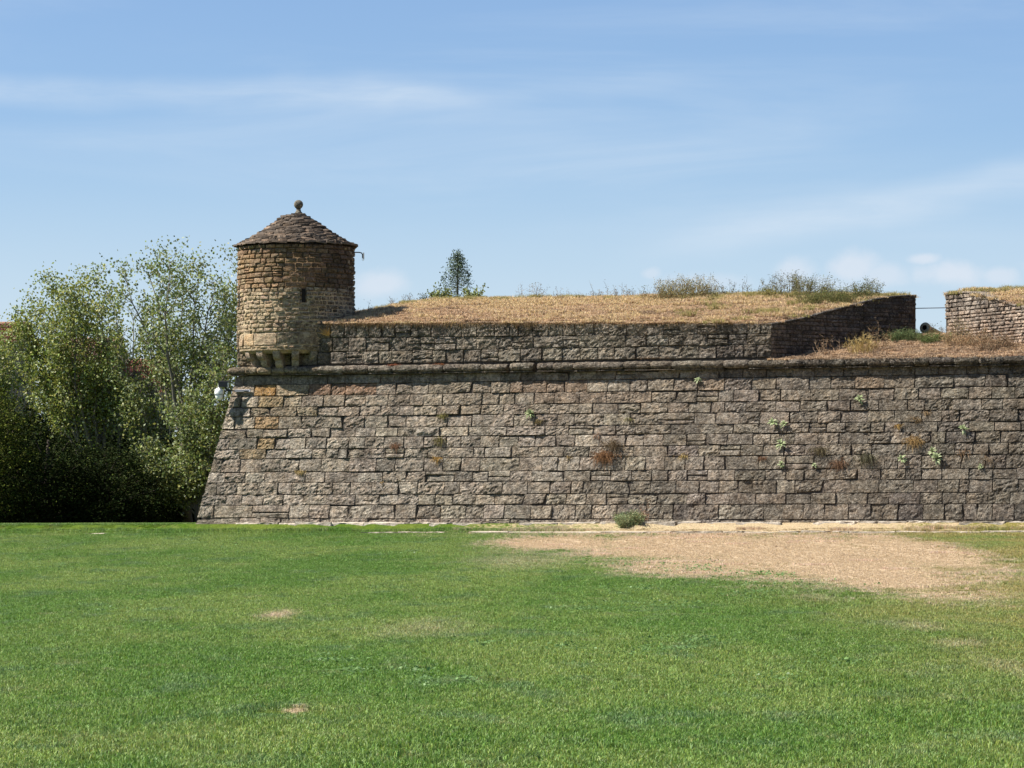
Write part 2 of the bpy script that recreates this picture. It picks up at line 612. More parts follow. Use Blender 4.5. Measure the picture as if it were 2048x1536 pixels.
def lawn_color(t, pos, blade=None):
    sep = t.node('ShaderNodeSeparateXYZ', i={0: pos})
    x, y = sep.outputs[0], sep.outputs[1]
    mp = lambda sc, l=(0, 0, 0): t.node('ShaderNodeMapping', i={0: pos, 'Scale': sc, 'Location': l}).outputs[0]
    w1 = t.noise(mp((1, .42, 0)), 0.85, 3, 0.6)
    w2 = t.noise(mp((1, .5, 0), (7, 3, 0)), 3.6, 4, 0.65)
    w3 = t.noise(pos, 11.0, 3, 0.7)
    wob = t.math('ADD', t.math('MULTIPLY', t.math('SUBTRACT', w1, 0.5), 1.1), t.math('MULTIPLY', t.math('SUBTRACT', w2, 0.5), 1.3))
    wob = t.math('ADD', wob, t.math('MULTIPLY', t.math('SUBTRACT', w3, 0.5), 2.0))
    dry = None
    for cx, cy, rx, ry, wg, sf in SPOTS:
        dx = t.math('DIVIDE', t.math('SUBTRACT', x, cx), rx)
        dy = t.math('DIVIDE', t.math('SUBTRACT', y, cy), ry)
        d = t.math('ADD', t.math('SQRT', t.math('ADD', t.math('MULTIPLY', dx, dx), t.math('MULTIPLY', dy, dy))), wob)
        p = t.step(d, 1.38, 0.66, 0.0, wg) if not sf else t.step(d, 1.15, 0.0, 0.0, wg)
        dry = p if dry is None else t.math('MAXIMUM', dry, p)
    # thin straw tone round the patch and near the wall foot, and on the right
    halo = None
    big = t.noise(mp((1, .33, 0), (2, 9, 0)), 0.28, 3, 0.6)
    med = t.noise(mp((1, .4, 0), (5, 1, 0)), 1.1, 4, 0.6)
    g1 = (0.093, 0.178, 0.026, 1)
    g2 = (0.148, 0.218, 0.043, 1)
    g3 = (0.093, 0.162, 0.050, 1)
    col = t.mix(t.step(big, 0.40, 0.60), g1, g2)
    hi = t.noise(mp((1, .6, 0), (3, 3, 0)), 6.5, 3, 0.65)
    col = t.mix(1.0, col, t.mix(t.step(hi, 0.3, 0.7), (0.80, 0.84, 0.8, 1), (1.22, 1.16, 1.2, 1)), 'MULTIPLY')
    col = t.mix(t.step(med, 0.52, 0.68, 0, 0.7), col, g3)
    yel = t.math('MULTIPLY', t.step(x, 2.0, 8.0), t.step(t.noise(mp((1, .4, 0), (1, 4, 0)), 0.6, 4, 0.65), 0.30, 0.62, 0.25, 0.95))
    col = t.mix(yel, col, (0.26, 0.235, 0.070, 1))
    thin = t.noise(mp((1, .45, 0), (9, 9, 0)), 2.2, 4, 0.7)
    col = t.mix(t.math('MULTIPLY', t.step(thin, 0.52, 0.72), 0.35), col, (0.24, 0.235, 0.105, 1))
    strawa = t.mix(t.noise(mp((1, .6, 0)), 5.0, 4, 0.7), (0.61, 0.49, 0.315, 1), (0.48, 0.36, 0.245, 1))
    dk = t.noise(mp((1, .45, 0), (6, 2, 0)), 7.0, 4, 0.7, 0.4)
    strawa = t.mix(t.step(dk, 0.58, 0.70, 0.0, 0.75), strawa, (0.27, 0.18, 0.11, 1))
    col = t.mix(dry, col, strawa)
    return col, dry, med


def ground_material():
    m, t = new_mat('turf')
    pos = t.node('ShaderNodeNewGeometry').outputs['Position']
    col, dry, med = lawn_color(t, pos)
    soil = t.mix(dry, (0.75, 0.70, 0.62, 1), (0.95, 0.93, 0.92, 1))
    col = t.mix(1.0, col, soil, 'MULTIPLY')
    n = t.noise(pos, 30, 5, 0.7)
    k = t.step(n, 0.3, 0.7, 0.65, 1.25)
    col = t.mix(1.0, col, t.node('ShaderNodeCombineColor', i={0: k, 1: k, 2: k}).outputs[0], 'MULTIPLY')
    finish(t, col, 1.0, n, 0.05, 1.0, 0.0)
    return m


def blade_material():
    m, t = new_mat('grass_blade')
    pos = t.node('ShaderNodeNewGeometry').outputs['Position']
    col, dry, med = lawn_color(t, pos)
    tint = t.node('ShaderNodeAttribute', attribute_name='tint', attribute_type='GEOMETRY').outputs['Color']
    soft = t.mix(0.62, tint, (1, 1, 1, 1))
    col = t.mix(1.0, col, t.mix(dry, tint, soft), 'MULTIPLY')
    finish(t, col, 0.55, None, spec=0.3, trans=0.3)
    return m


def build_ground():
    xs = np.concatenate([np.linspace(-3000, -80, 8)[:-1], np.linspace(-80, -16, 17)[:-1], np.linspace(-16, 18, 137)[:-1], np.linspace(18, 90, 19)[:-1], np.linspace(90, 3000, 8)])
    ys = np.concatenate([np.linspace(-200, 14, 12)[:-1], np.linspace(14, 94, 241)[:-1], np.linspace(94, 200, 12)[:-1], np.linspace(200, 6000, 12)])
    v = [(x, y, ground(x, y) if -80 <= x <= 90 and -20 <= y <= 200 else (Z0 if y > 50 else Z0 - 1.4)) for y in ys for x in xs]
    nx = len(xs)
    f = [(j * nx + i, j * nx + i + 1, (j + 1) * nx + i + 1, (j + 1) * nx + i) for j in range(len(ys) - 1) for i in range(nx - 1)]
    m = MB(); m.add(v, f)
    o = m.build('ground', ground_material(), smooth=True)
    tag(o, kind='structure')


build_ground()


def grass_tile(name, n, size, h0, h1, wd, mat, lean=0.5, colr=None, seed=1, clump=0.0):
    rs = np.random.RandomState(seed)
    x = rs.uniform(-size / 2, size / 2, n); y = rs.uniform(-size / 2, size / 2, n)
    if clump > 0:
        k = max(3, int(n / 26))
        cx = rs.uniform(-size / 2, size / 2, k); cy = rs.uniform(-size / 2, size / 2, k)
        w = rs.randint(0, k, n)
        g = rs.rand(n) < clump
        x = np.where(g, cx[w] + rs.normal(0, size * .022, n), x)
        y = np.where(g, cy[w] + rs.normal(0, size * .022, n), y)
    h = rs.uniform(h0, h1, n)
    a = rs.uniform(0, 2 * np.pi, n); b = rs.uniform(0, 2 * np.pi, n)
    le = rs.uniform(.1, lean, n) * h
    w = wd * rs.uniform(.6, 1.2, n)
    ca, sa, cb, sb = np.cos(a), np.sin(a), np.cos(b), np.sin(b)
    V = np.zeros((n, 5, 3), np.float32)
    V[:, 0] = np.stack([x - ca * w, y - sa * w, -0.01 + 0 * x], 1)
    V[:, 1] = np.stack([x + ca * w, y + sa * w, -0.01 + 0 * x], 1)
    V[:, 2] = np.stack([x + ca * w * .7 + cb * le * .4, y + sa * w * .7 + sb * le * .4, h * .6], 1)
    V[:, 3] = np.stack([x - ca * w * .7 + cb * le * .4, y - sa * w * .7 + sb * le * .4, h * .6], 1)
    V[:, 4] = np.stack([x + cb * le * 1.3, y + sb * le * 1.3, h * (1 - .25 * (le / np.maximum(h, 1e-4)))], 1)
    me = bpy.data.meshes.new(name)
    me.vertices.add(n * 5)
    me.vertices.foreach_set('co', V.reshape(-1))
    loops = np.zeros((n, 7), np.int32)
    b5 = np.arange(n)[:, None] * 5
    loops[:] = b5 + np.array([0, 1, 2, 3, 3, 2, 4])
    me.loops.add(n * 7)
    me.loops.foreach_set('vertex_index', loops.ravel())
    me.polygons.add(n * 2)
    st = np.zeros((n, 2), np.int32); st[:, 0] = np.arange(n) * 7; st[:, 1] = st[:, 0] + 4
    me.polygons.foreach_set('loop_start', st.ravel())
    me.update(calc_edges=True)
    at_ = me.color_attributes.new('tint', 'FLOAT_COLOR', 'POINT')
    c = np.ones((n, 5, 4), np.float32)
    k = colr(rs, n)
    c[:, :, :3] = k[:, None, :]
    at_.data.foreach_set('color', c.ravel())
    me.materials.append(mat)
    me.validate()
    o = bpy.data.objects.new(name, me)     # kept out of the scene: only its geometry is scattered
    return o


def scatter(name, protos, pts, rots, scls, idx, label):
    """one 'stuff' object that scatters the prototype tiles over given points"""
    me = bpy.data.meshes.new(name)
    me.from_pydata([tuple(p) for p in pts], [], [])
    a = me.attributes.new('rot', 'FLOAT_VECTOR', 'POINT'); a.data.foreach_set('vector', np.array(rots, np.float32).ravel())
    a = me.attributes.new('scl', 'FLOAT_VECTOR', 'POINT'); a.data.foreach_set('vector', np.array(scls, np.float32).ravel())
    a = me.attributes.new('pick', 'INT', 'POINT'); a.data.foreach_set('value', np.array(idx, np.int32))
    o = bpy.data.objects.new(name, me)
    link(o)
    g = bpy.data.node_groups.new(name + '_scatter', 'GeometryNodeTree')
    g.interface.new_socket('Geometry', in_out='INPUT', socket_type='NodeSocketGeometry')
    g.interface.new_socket('Geometry', in_out='OUTPUT', socket_type='NodeSocketGeometry')
    N = g.nodes; L = g.links
    gi = N.new('NodeGroupInput'); go = N.new('NodeGroupOutput')
    gti = N.new('GeometryNodeGeometryToInstance')
    for p in reversed(protos):
        oi = N.new('GeometryNodeObjectInfo'); oi.inputs[0].default_value = p
        oi.inputs['As Instance'].default_value = False
        L.new(oi.outputs['Geometry'], gti.inputs[0])
    iop = N.new('GeometryNodeInstanceOnPoints')
    iop.inputs['Pick Instance'].default_value = True

    def named(nm, ty):
        x = N.new('GeometryNodeInputNamedAttribute'); x.data_type = ty; x.inputs[0].default_value = nm
        return [s for s in x.outputs if s.enabled and s.name == 'Attribute'][0]
    L.new(gi.outputs[0], iop.inputs['Points'])
    L.new(gti.outputs[0], iop.inputs['Instance'])
    L.new(named('pick', 'INT'), iop.inputs['Instance Index'])
    rv = N.new('FunctionNodeEulerToRotation')
    L.new(named('rot', 'FLOAT_VECTOR'), rv.inputs[0])
    L.new(rv.outputs[0], iop.inputs['Rotation'])
    L.new(named('scl', 'FLOAT_VECTOR'), iop.inputs['Scale'])
    L.new(iop.outputs[0], go.inputs[0])
    md = o.modifiers.new('scatter', 'NODES')
    md.node_group = g
    tag(o, label, kind='stuff')
    return o


def green_tint(rs, n):
    k = rs.uniform(.45, 1.0, n) ** 1.3 * 1.95
    c = np.stack([k * rs.uniform(.85, 1.2, n), k, k * rs.uniform(.7, 1.6, n)], 1)
    y = rs.rand(n) < .07
    c[y] = np.array([2.1, 1.45, 1.9])
    return c


def straw_tint(rs, n):
    k = rs.uniform(.65, 1.3, n)
    return np.stack([k, k * rs.uniform(.92, 1.05, n), k * rs.uniform(.8, 1.1, n)], 1)


M_BLADE = blade_material()


def build_lawn():
    gt = [grass_tile('lawn_tile', 1150, 0.55, .018, .046, .0038, M_BLADE, .9, green_tint, 10 + i, .35) for i in range(5)]
    dt = [grass_tile('dry_tile', 800, 0.55, .006, .026, .0035, M_BLADE, 2.4, straw_tint, 30 + i, .7) for i in range(4)]
    P, Ro, Sc, I = [], [], [], []
    rng = random.Random(3)
    y = 20.5
    while y < 96:
        half = y * 0.158 + 7.0
        x = -half
        while x < half + (1.5 if y > 70 else .6):
            X, Y = x + rng.uniform(-.08, .08), y + rng.uniform(-.08, .08)
            x += 0.5
            rx, ry = X - C0.x, Y - C0.y
            q = -(rx * W.x + ry * W.y); s = rx * U.x + ry * U.y
            if s > -0.6 and q < 0.78:
                continue
            d = dryness(X, Y)
            k = 1.0 + .25 * noise.noise(Vector((X * .8, Y * .4, 2)))
            dry = d > .5 + rng.uniform(-.48, .48)
            if dry and rng.random() < .05:
                dry = False
            e = .1
            gz = ground(X, Y)
            tx = math.atan2(ground(X, Y + e) - gz, e)
            P.append((X, Y, gz)); Ro.append((tx, 0, rng.uniform(0, 6.28)))
            Ro[-1] = (0, 0, Ro[-1][2])
            if q < 1.5 and s > -.6 and not dry:
                k *= rng.uniform(1.0, 2.3)
            if 1.5 < q < 3.2 and s > -1:
                k *= 1.25 if not dry else 1.0
            Sc.append((1, 1, k)); I.append(5 + rng.randrange(4) if dry else rng.randrange(5))
        y += 0.5
    print('lawn tiles', len(P))
    scatter('lawn_grass', gt + dt, P, Ro, Sc, I, 'short mown lawn grass, green with a straw dry patch below the wall')


build_lawn()


# ------------------------------------------------------------------ the battered scarp wall
ROWS_L = [750.8, 768.5, 791, 814, 833, 857, 875, 898, 917, 944, 965, 989.5, 1010, 1036.5, 1052]      # at x=600
ROWS_R = [732, 749, 774.5, 798, 820, 843, 863, 886, 909, 937, 959, 985, 1008, 1040, 1052]            # at x=1900
JOINTS = [
    [486, 542, 582, 655, 691, 761, 813, 860, 915, 952, 1001, 1041, 1091, 1138, 1193, 1231, 1271, 1317, 1359, 1392, 1436, 1485, 1533, 1587, 1628, 1687, 1737, 1784, 1829, 1877, 1933, 1978, 2025],
    [508, 552, 618, 662, 690, 752, 791, 824, 857, 897, 944, 982, 1020, 1045, 1093, 1130, 1174, 1215, 1260, 1295, 1348, 1396, 1449, 1503, 1553, 1618, 1662, 1711, 1768, 1829, 1907, 1971, 2016],
    [482, 517, 567, 603, 647, 690, 730, 775, 820, 847, 885, 928, 963, 998, 1029, 1068, 1109, 1159, 1212, 1260, 1303, 1352, 1393, 1437, 1468, 1517, 1561, 1621, 1678, 1735, 1788, 1837, 1881, 1938, 1984, 2030],
    [502, 541, 593, 635, 677, 719, 761, 799, 827, 873, 920, 963, 1007, 1051, 1100, 1139, 1185, 1238, 1281, 1336, 1377, 1420, 1450, 1492, 1552, 1600, 1653, 1701, 1758, 1815, 1849, 1905, 1963, 2006],
    [469, 510, 557, 602, 642, 686, 729, 774, 812, 853, 894, 944, 986, 1027, 1070, 1114, 1149, 1207, 1260, 1314, 1389, 1433, 1478, 1520, 1579, 1636, 1680, 1735, 1789, 1843, 1884, 1919, 1979, 2036],
    [494, 526, 575, 622, 660, 710, 751, 795, 826, 879, 936, 979, 1013, 1090, 1137, 1187, 1231, 1270, 1341, 1402, 1466, 1517, 1574, 1618, 1653, 1691, 1742, 1769, 1803, 1875, 1938, 1989],
    [458, 514, 549, 580, 611, 653, 697, 730, 768, 807, 847, 892, 922, 961, 998, 1036, 1070, 1111, 1150, 1199, 1250, 1288, 1326, 1373, 1411, 1454, 1506, 1541, 1588, 1636, 1678, 1735, 1780, 1821, 1862, 1892, 1951, 2001],
    [478, 532, 572, 624, 652, 676, 695, 728, 771, 809, 855, 903, 947, 969, 1023, 1076, 1128, 1177, 1225, 1266, 1336, 1396, 1440, 1481, 1527, 1568, 1609, 1650, 1701, 1743, 1811, 1872, 1910, 1946, 1978, 2017],
    [443, 480, 522, 560, 597, 643, 699, 752, 790, 848, 885, 922, 960, 1038, 1084, 1115, 1159, 1205, 1250, 1290, 1329, 1370, 1408, 1451, 1517, 1571, 1628, 1685, 1723, 1769, 1796, 1843, 1884, 1922, 1970, 2012],
    [449, 490, 530, 569, 610, 650, 715, 765, 812, 851, 909, 945, 976, 1020, 1064, 1128, 1181, 1222, 1263, 1303, 1336, 1374, 1415, 1470, 1530, 1572, 1607, 1653, 1716, 1761, 1811, 1843, 1884, 1938, 1985, 2033],
    [433, 473, 515, 555, 584, 634, 665, 700, 744, 796, 836, 888, 919, 967, 1005, 1055, 1100, 1142, 1166, 1205, 1259, 1301, 1352, 1398, 1438, 1476, 1504, 1552, 1590, 1647, 1700, 1758, 1826, 1875, 1919, 1938, 1985, 2036],
    [452, 483, 526, 566, 606, 653, 710, 758, 796, 837, 870, 906, 951, 989, 1048, 1092, 1133, 1172, 1212, 1256, 1313, 1374, 1410, 1459, 1511, 1572, 1621, 1672, 1735, 1777, 1840, 1884, 1932, 1976, 2020],
    [427, 504, 578, 619, 658, 695, 742, 791, 832, 881, 931, 967, 1008, 1061, 1103, 1150, 1183, 1234, 1291, 1347, 1386, 1436, 1481, 1527, 1565, 1607, 1648, 1697, 1742, 1796, 1846, 1889, 1925, 1954, 1985, 2028],
    [478, 520, 560, 605, 640, 690, 735, 775, 830, 880, 925, 970, 1020, 1060, 1110, 1155, 1200, 1250, 1295, 1345, 1390, 1440, 1480, 1530, 1580, 1620, 1670, 1720, 1770, 1810, 1860, 1910, 1960, 2005],
]
ORANGE = [(530, 780, 24, 14, (0.50, 0.30, 0.12), .95), (575, 780, 26, 14, (0.47, 0.36, 0.23), .8), (545, 803, 28, 12, (0.46, 0.34, 0.19), .9), (700, 779, 60, 12, (0.40, 0.25, 0.165), .85),
          (585, 803, 18, 12, (0.38, 0.31, 0.21), .7), (520, 845, 18, 12, (0.46, 0.30, 0.15), .8), (560, 824, 60, 10, (0.36, 0.29, 0.19), .7), (530, 887, 18, 12, (0.44, 0.32, 0.17), .9),
          (522, 907, 26, 9, (0.40, 0.30, 0.17), .75), (550, 845, 50, 30, (0.33, 0.28, 0.20), .55), (1110, 776, 70, 12, (0.38, 0.27, 0.19), .75), (1190, 795, 90, 10, (0.34, 0.25, 0.18), .6),
          (940, 795, 90, 30, (0.31, 0.255, 0.19), .5), (1440, 775, 30, 12, (0.38, 0.28, 0.19), .55), (1740, 763, 45, 12, (0.36, 0.25, 0.165), .6), (505, 866, 60, 10, (0.31, 0.26, 0.19), .5),
          (1270, 560, 20, 5, (.3, .25, .2), .2), (480, 745, 22, 8, (0.34, 0.27, 0.18), .6), (507, 745, 14, 8, (0.46, 0.37, 0.24), .9), (540, 745, 22, 8, (0.42, 0.33, 0.21), .8), (600, 745, 40, 8, (0.33, 0.27, 0.19), .7)]


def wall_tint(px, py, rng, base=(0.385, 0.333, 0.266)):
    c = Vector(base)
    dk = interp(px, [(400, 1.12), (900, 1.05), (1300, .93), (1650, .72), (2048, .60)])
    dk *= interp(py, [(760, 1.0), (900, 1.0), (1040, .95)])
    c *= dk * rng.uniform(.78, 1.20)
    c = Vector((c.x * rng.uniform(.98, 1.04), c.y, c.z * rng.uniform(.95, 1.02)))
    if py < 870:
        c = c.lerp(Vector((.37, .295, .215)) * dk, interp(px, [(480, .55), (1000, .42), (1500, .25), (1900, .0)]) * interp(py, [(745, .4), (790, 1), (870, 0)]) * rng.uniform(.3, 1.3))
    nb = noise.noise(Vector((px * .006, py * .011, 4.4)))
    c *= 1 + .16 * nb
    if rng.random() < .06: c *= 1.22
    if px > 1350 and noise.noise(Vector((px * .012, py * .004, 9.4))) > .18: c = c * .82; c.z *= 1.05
    for ox, oy, rx, ry, oc, wg in ORANGE:
        d = math.hypot((px - ox) / rx, (py - oy) / ry)
        if d < 1.15:
            c = c.lerp(Vector(oc) * rng.uniform(.92, 1.06), wg)
            break
    return tuple(c)


def proj(P):
    d = Vector(P) - EYE
    c, s = math.cos(PITCH), math.sin(PITCH)
    depth = d.y * c + d.z * s
    up = -d.y * s + d.z * c
    return 1024 + F * d.x / depth, 768 - F * up / depth


S_END = 27.0


def build_scarp():
    root = empty('bastion_wall', C0, 'long battered grey ashlar bastion wall rising from the lawn to the rounded cordon', 'wall')
    rng = random.Random(11)
    sl = [on_scarp(600, y) for y in ROWS_L]
    sr = [on_scarp(1900, y) for y in ROWS_R]

    def zrow(i, s):
        (s0, z0), (s1, z1) = sl[i], sr[i]
        tt = (s - s0) / (s1 - s0)
        return lerp(z0, z1, min(tt, 1.25))
    lst = []
    for r in range(14):
        ymid_l = (ROWS_L[r] + ROWS_L[r + 1]) / 2
        ymid_r = (ROWS_R[r] + ROWS_R[r + 1]) / 2
        ss = []
        for px in JOINTS[r]:
            py = lerp(ymid_l, ymid_r, (px - 600) / 1300)
            ss.append(on_scarp(px, py)[0])
        s = ss[-1]
        while s < S_END:
            s += rng.uniform(.4, .75)
            ss.append(s)
        zm = (zrow(r, ss[0]) + zrow(r + 1, ss[0])) / 2
        corner = BAT * (zm - Z0)
        ss = [corner] + ss
        for k in range(len(ss) - 1):
            a0, a1 = ss[k], ss[k + 1]
            if a1 - a0 < .06:
                continue
            m = (a0 + a1) / 2
            zt, zbm = zrow(r, m), zrow(r + 1, m)
            zt0, zt1, zb0, zb1 = zrow(r, a0), zrow(r, a1), zrow(r + 1, a0), zrow(r + 1, a1)
            px, py = proj(scarp(m, (zt + zbm) / 2))
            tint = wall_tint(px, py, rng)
            g = rng.choice((.002, .003, .004, .006))
            first = k == 0

            def fn(a, b, d, a0=a0, a1=a1, zt0=zt0, zt1=zt1, zb0=zb0, zb1=zb1, first=first, m=m):
                u = (a - a0) / (a1 - a0)
                z = lerp(lerp(zb0, zb1, u), lerp(zt0, zt1, u), b)
                if first:       # the quoin follows the raking corner
                    c = BAT * (z - Z0)
                    a = a1 - (a1 - a) * (a1 - c) / (a1 - a0)
                return scarp(a, z, d)
            h = zt - zbm
            # work in metres inside stone_mb, b scaled to 0..1
            fb = lambda a, b, d, fn=fn, h=h: fn(a, b / h, d)
            rough = rng.uniform(.011, .031)
            if r == 0:
                rough *= .5
            cut = None
            if abs(px - 570) < 14 and r == 6:
                cut = (3, .10, -.02)
            elif rng.random() < .10:
                cut = (rng.randrange(4), rng.choice((-1, 1)) * 0, 0)
                cut = (cut[0], (.05 if cut[0] in (0, 3) else -.05) * rng.uniform(.6, 1.5), (.035 if cut[0] in (0, 1) else -.035) * rng.uniform(.4, 1.2))
            gl = .05 if (r == 3 and 1418 < px < 1450) else 0
            lo, hi = g, h - g
            if rng.random() < .08:
                hi -= rng.uniform(.01, .03)
            w = a1 - a0
            if w > .42 and rng.random() < .03 and not first:       # split bed: two thin stones
                cutz = h * rng.uniform(.35, .65)
                for (l2, h2) in ((lo, cutz - .006), (cutz + .006, hi)):
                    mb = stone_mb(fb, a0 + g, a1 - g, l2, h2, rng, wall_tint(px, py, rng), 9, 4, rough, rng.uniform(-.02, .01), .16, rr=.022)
                    lst.append((w * (h2 - l2), mb))
                continue
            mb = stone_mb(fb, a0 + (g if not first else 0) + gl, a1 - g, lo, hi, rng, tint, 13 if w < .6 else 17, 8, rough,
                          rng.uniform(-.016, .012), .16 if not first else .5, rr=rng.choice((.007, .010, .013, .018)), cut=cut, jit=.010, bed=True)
            lst.append((w * h if px < 2060 else 0, mb))
    stones_to_parts(lst, root, M_SCARP, 'stone', 'smaller_stones')
    # solid body of earth mortar behind the stones
    mb = MB()
    zt = ZC + .04
    d = .038
    A = [scarp(d, Z0 - .4, -d), scarp(S_END, Z0 - .4, -d), scarp(S_END, zt, -d), scarp(BAT * (zt - Z0) + d, zt, -d)]
    B = [p + W * 14 for p in A]
    mb.add(A + B, [(0, 1, 2, 3), (4, 7, 6, 5), (0, 3, 7, 4), (1, 5, 6, 2), (3, 2, 6, 7), (0, 4, 5, 1)])
    mb.build('core', M_MORTAR, root)
    # cordon: rounded string course, stone by stone
    cj = [458, 495, 519, 548, 574, 600, 640, 690, 740, 790, 840, 890, 928, 965, 1018, 1024, 1071, 1078, 1110, 1150, 1205, 1250, 1304, 1347, 1405, 1450, 1500, 1572, 1610, 1657, 1693, 1738, 1782, 1830, 1861, 1911, 1960, 2010]
    prof = []
    zl = on_upper(500, 742)
    zr = on_upper(1900, 722.5)

    def zc(s):
        return lerp(zl[1], zr[1], (s - zl[0]) / (zr[0] - zl[0]))
    cs = [on_upper(px, lerp(742, 722, (px - 500) / 1400))[0] for px in cj]
    s = cs[-1]
    cs[0] = -.20
    while s < S_END:
        s += rng.uniform(.5, .7)
        cs.append(s)
    for k in range(len(cs) - 1):
        a0, a1 = cs[k], cs[k + 1]
        if a1 - a0 < .15:
            continue
        px, py = proj(upper(lerp(a0, a1, .5), zc(a0), .1))
        tint = wall_tint(px, 745 if px < 640 else 720, rng, (0.215, 0.188, 0.152))
        n, na = 10, 9
        rad = .098 * rng.uniform(.93, 1.04)
        sd = rng.uniform(0, 99)
        vs, fs = [], []
        dz, dd = rng.uniform(-.006, .006), rng.uniform(-.012, .008)
        chip = rng.random() < .18
        for i in range(na + 1):
            u = i / na
            a = lerp(a0 + .006, a1 - .006, u)
            er = .022 if i in (0, na) else 0
            for j in range(n + 1):
                th = math.pi * (-.5 + j / n)
                q = fbm(Vector((a * 6, j * .5, sd)), 2) * .012
                rr_ = rad - er + q - (.02 * max(0, fbm(Vector((a * 3, j * .3, sd + 4)), 2)) if chip else 0)
                if k == 0:
                    rr_ *= .55 + .45 * min(1, (u / .3)) ** .5 if u < .3 else 1
                vs.append(upper(a, zc(a) + dz + math.sin(th) * rr_, .085 + dd + math.cos(th) * rr_ * 1.1))
        base = len(vs)
        for i in range(na + 1):
            u = i / na
            a = lerp(a0 + .006, a1 - .006, u)
            bk = .5 if k else .12
            vs.append(upper(a, zc(a) - rad, -bk)); vs.append(upper(a, zc(a) + rad * .96, -bk))
        for i in range(na):
            for j in range(n):
                p = i * (n + 1) + j
                fs.append((p, p + n + 1, p + n + 2, p + 1))
            fs.append((base + 2 * i, base + 2 * i + 2, (i + 1) * (n + 1), i * (n + 1)))
            fs.append((i * (n + 1) + n, (i + 1) * (n + 1) + n, base + 2 * i + 3, base + 2 * i + 1))
        fs.append(tuple(range(0, n + 1)) + (base + 1, base))
        e = na * (n + 1)
        fs.append(tuple(range(e + n, e - 1, -1)) + (base + 2 * na, base + 2 * na + 1))
        m = MB(); m.add(vs, fs, tint)
        o = m.build('cordon_stone', M_SCARP, root, origin=upper(lerp(a0, a1, .5), zc(a0), 0))
        # thin fillet slab under each roll stone
        fl = MB()
        zf = zc((a0 + a1) / 2)
        P = upper((a0 + a1) / 2, zf - rad - .014, .05)
        if rng.random() < .85:
            slope = (zr[1] - zl[1]) / (zr[0] - zl[0])
            box_mb(fl, P, (U + UP * slope) * ((a1 - a0) / 2 - .005), W * -.10, UP * .011, tuple(Vector(tint) * .8))
            fl.build('fillet', M_SCARP, root, origin=P)
    return zc


ZCORD = build_scarp()

# ------------------------------------------------------------------ parapet
PL = [(700, [647.5, 675.5, 703.5, 728, 752]), (1400, [647, 669, 691, 716.5, 745])]
PJ = [[660, 688, 713, 737, 763, 790, 821, 862, 893, 923, 953, 989, 1019, 1036, 1066, 1096, 1126, 1150, 1187, 1218, 1253, 1293, 1327, 1358, 1394, 1434, 1465, 1495, 1521],
      [640, 665, 697, 732, 779, 812, 841, 869, 912, 953, 992, 1025, 1067, 1127, 1157, 1200, 1250, 1292, 1337, 1371, 1415, 1456, 1494],
      [634, 660, 693, 724, 757, 784, 825, 865, 891, 926, 962, 997, 1041, 1084, 1124, 1160, 1196, 1229, 1271, 1318, 1364, 1397, 1432, 1470, 1487, 1513]]
S_CH = on_upper(1543, 700)[0]        # where the embrasure begins
TC = None


def parapet_z(i, s):
    a = on_upper(700, PL[0][1][i]); b = on_upper(1400, PL[1][1][i])
    return lerp(a[1], b[1], (s - a[0]) / (b[0] - a[0]))


def build_parapet():
    root = empty('parapet', upper(0, ZC), 'upright parapet of three ashlar courses standing on the cordon beside the turret', 'parapet')
    rng = random.Random(23)
    lst = []
    rows = [(0, 1), (1, 2), (2, 3)]
    for r, (i0, i1) in enumerate(rows):
        ss = [on_upper(px, lerp(PL[0][1][i0] + PL[0][1][i1], PL[1][1][i0] + PL[1][1][i1], (px - 700) / 700) / 2)[0] for px in PJ[r]]
        ss = [0.0, .45, .95, 1.5] + [x for x in ss if x > 1.75] + [S_CH]
        for k in range(len(ss) - 1):
            a0, a1 = ss[k], ss[k + 1]
            g = rng.uniform(.001, .007)
            m = (a0 + a1) / 2
            h = parapet_z(i0, m) - parapet_z(i1, m)
            px, py = proj(upper(m, parapet_z(i1, m) + h / 2))
            tint = wall_tint(px, 740, rng, (0.275, 0.242, 0.195))
            if px < 660:
                tint = tuple(Vector(tint).lerp(Vector((.34, .26, .165)), .55))

            def fb(a, b, d, h=h, i0=i0, i1=i1):
                z0 = parapet_z(i1, a); z1 = parapet_z(i0, a)
                return upper(a, lerp(z0, z1, b / h), d)
            w = a1 - a0
            parts = [(g, h - g)]
            if r == 1 and rng.random() < .3 or rng.random() < .08:
                c = h * rng.uniform(.3, .7); parts = [(g, c - .006), (c + .006, h - g)]
            top = .012 * rng.uniform(-1, 1) if r == 0 else 0
            for lo, hi in parts:
                mb = stone_mb(fb, a0 + g, a1 - g, lo, hi + top, rng, tint, 12, 8, rng.uniform(.014, .034), rng.uniform(-.018, .012), .3,
                              rr=rng.choice((.006, .010, .016, .024)), cut=None, bed=True)
                lst.append((w * (hi - lo), mb))
    stones_to_parts(lst, root, M_SCARP, 'stone', 'smaller_stones')
    mb = MB()
    A = [upper(.05, ZC - .1, -.05), upper(S_CH - .06, ZC - .1, -.05), upper(S_CH - .06, parapet_z(0, S_CH) - .06, -.05), upper(.05, parapet_z(0, 0) - .06, -.05)]
    B = [p + W * .6 for p in A]
    mb.add(A + B, [(0, 1, 2, 3), (4, 7, 6, 5), (0, 3, 7, 4), (1, 5, 6, 2), (3, 2, 6, 7), (0, 4, 5, 1)])
    mb.build('core', M_MORTAR, root)


build_parapet()

# ------------------------------------------------------------------ embrasure cheeks
TD = 4.0
SL_F = on_upper(1833, 640, TD)[0]
SR_F = on_upper(1890, 640, TD)[0]
SR_N = 21.6
LTOP = [(1543, 648), (1600, 637), (1650, 624), (1700, 611), (1750, 598), (1790, 592), (1833, 590)]


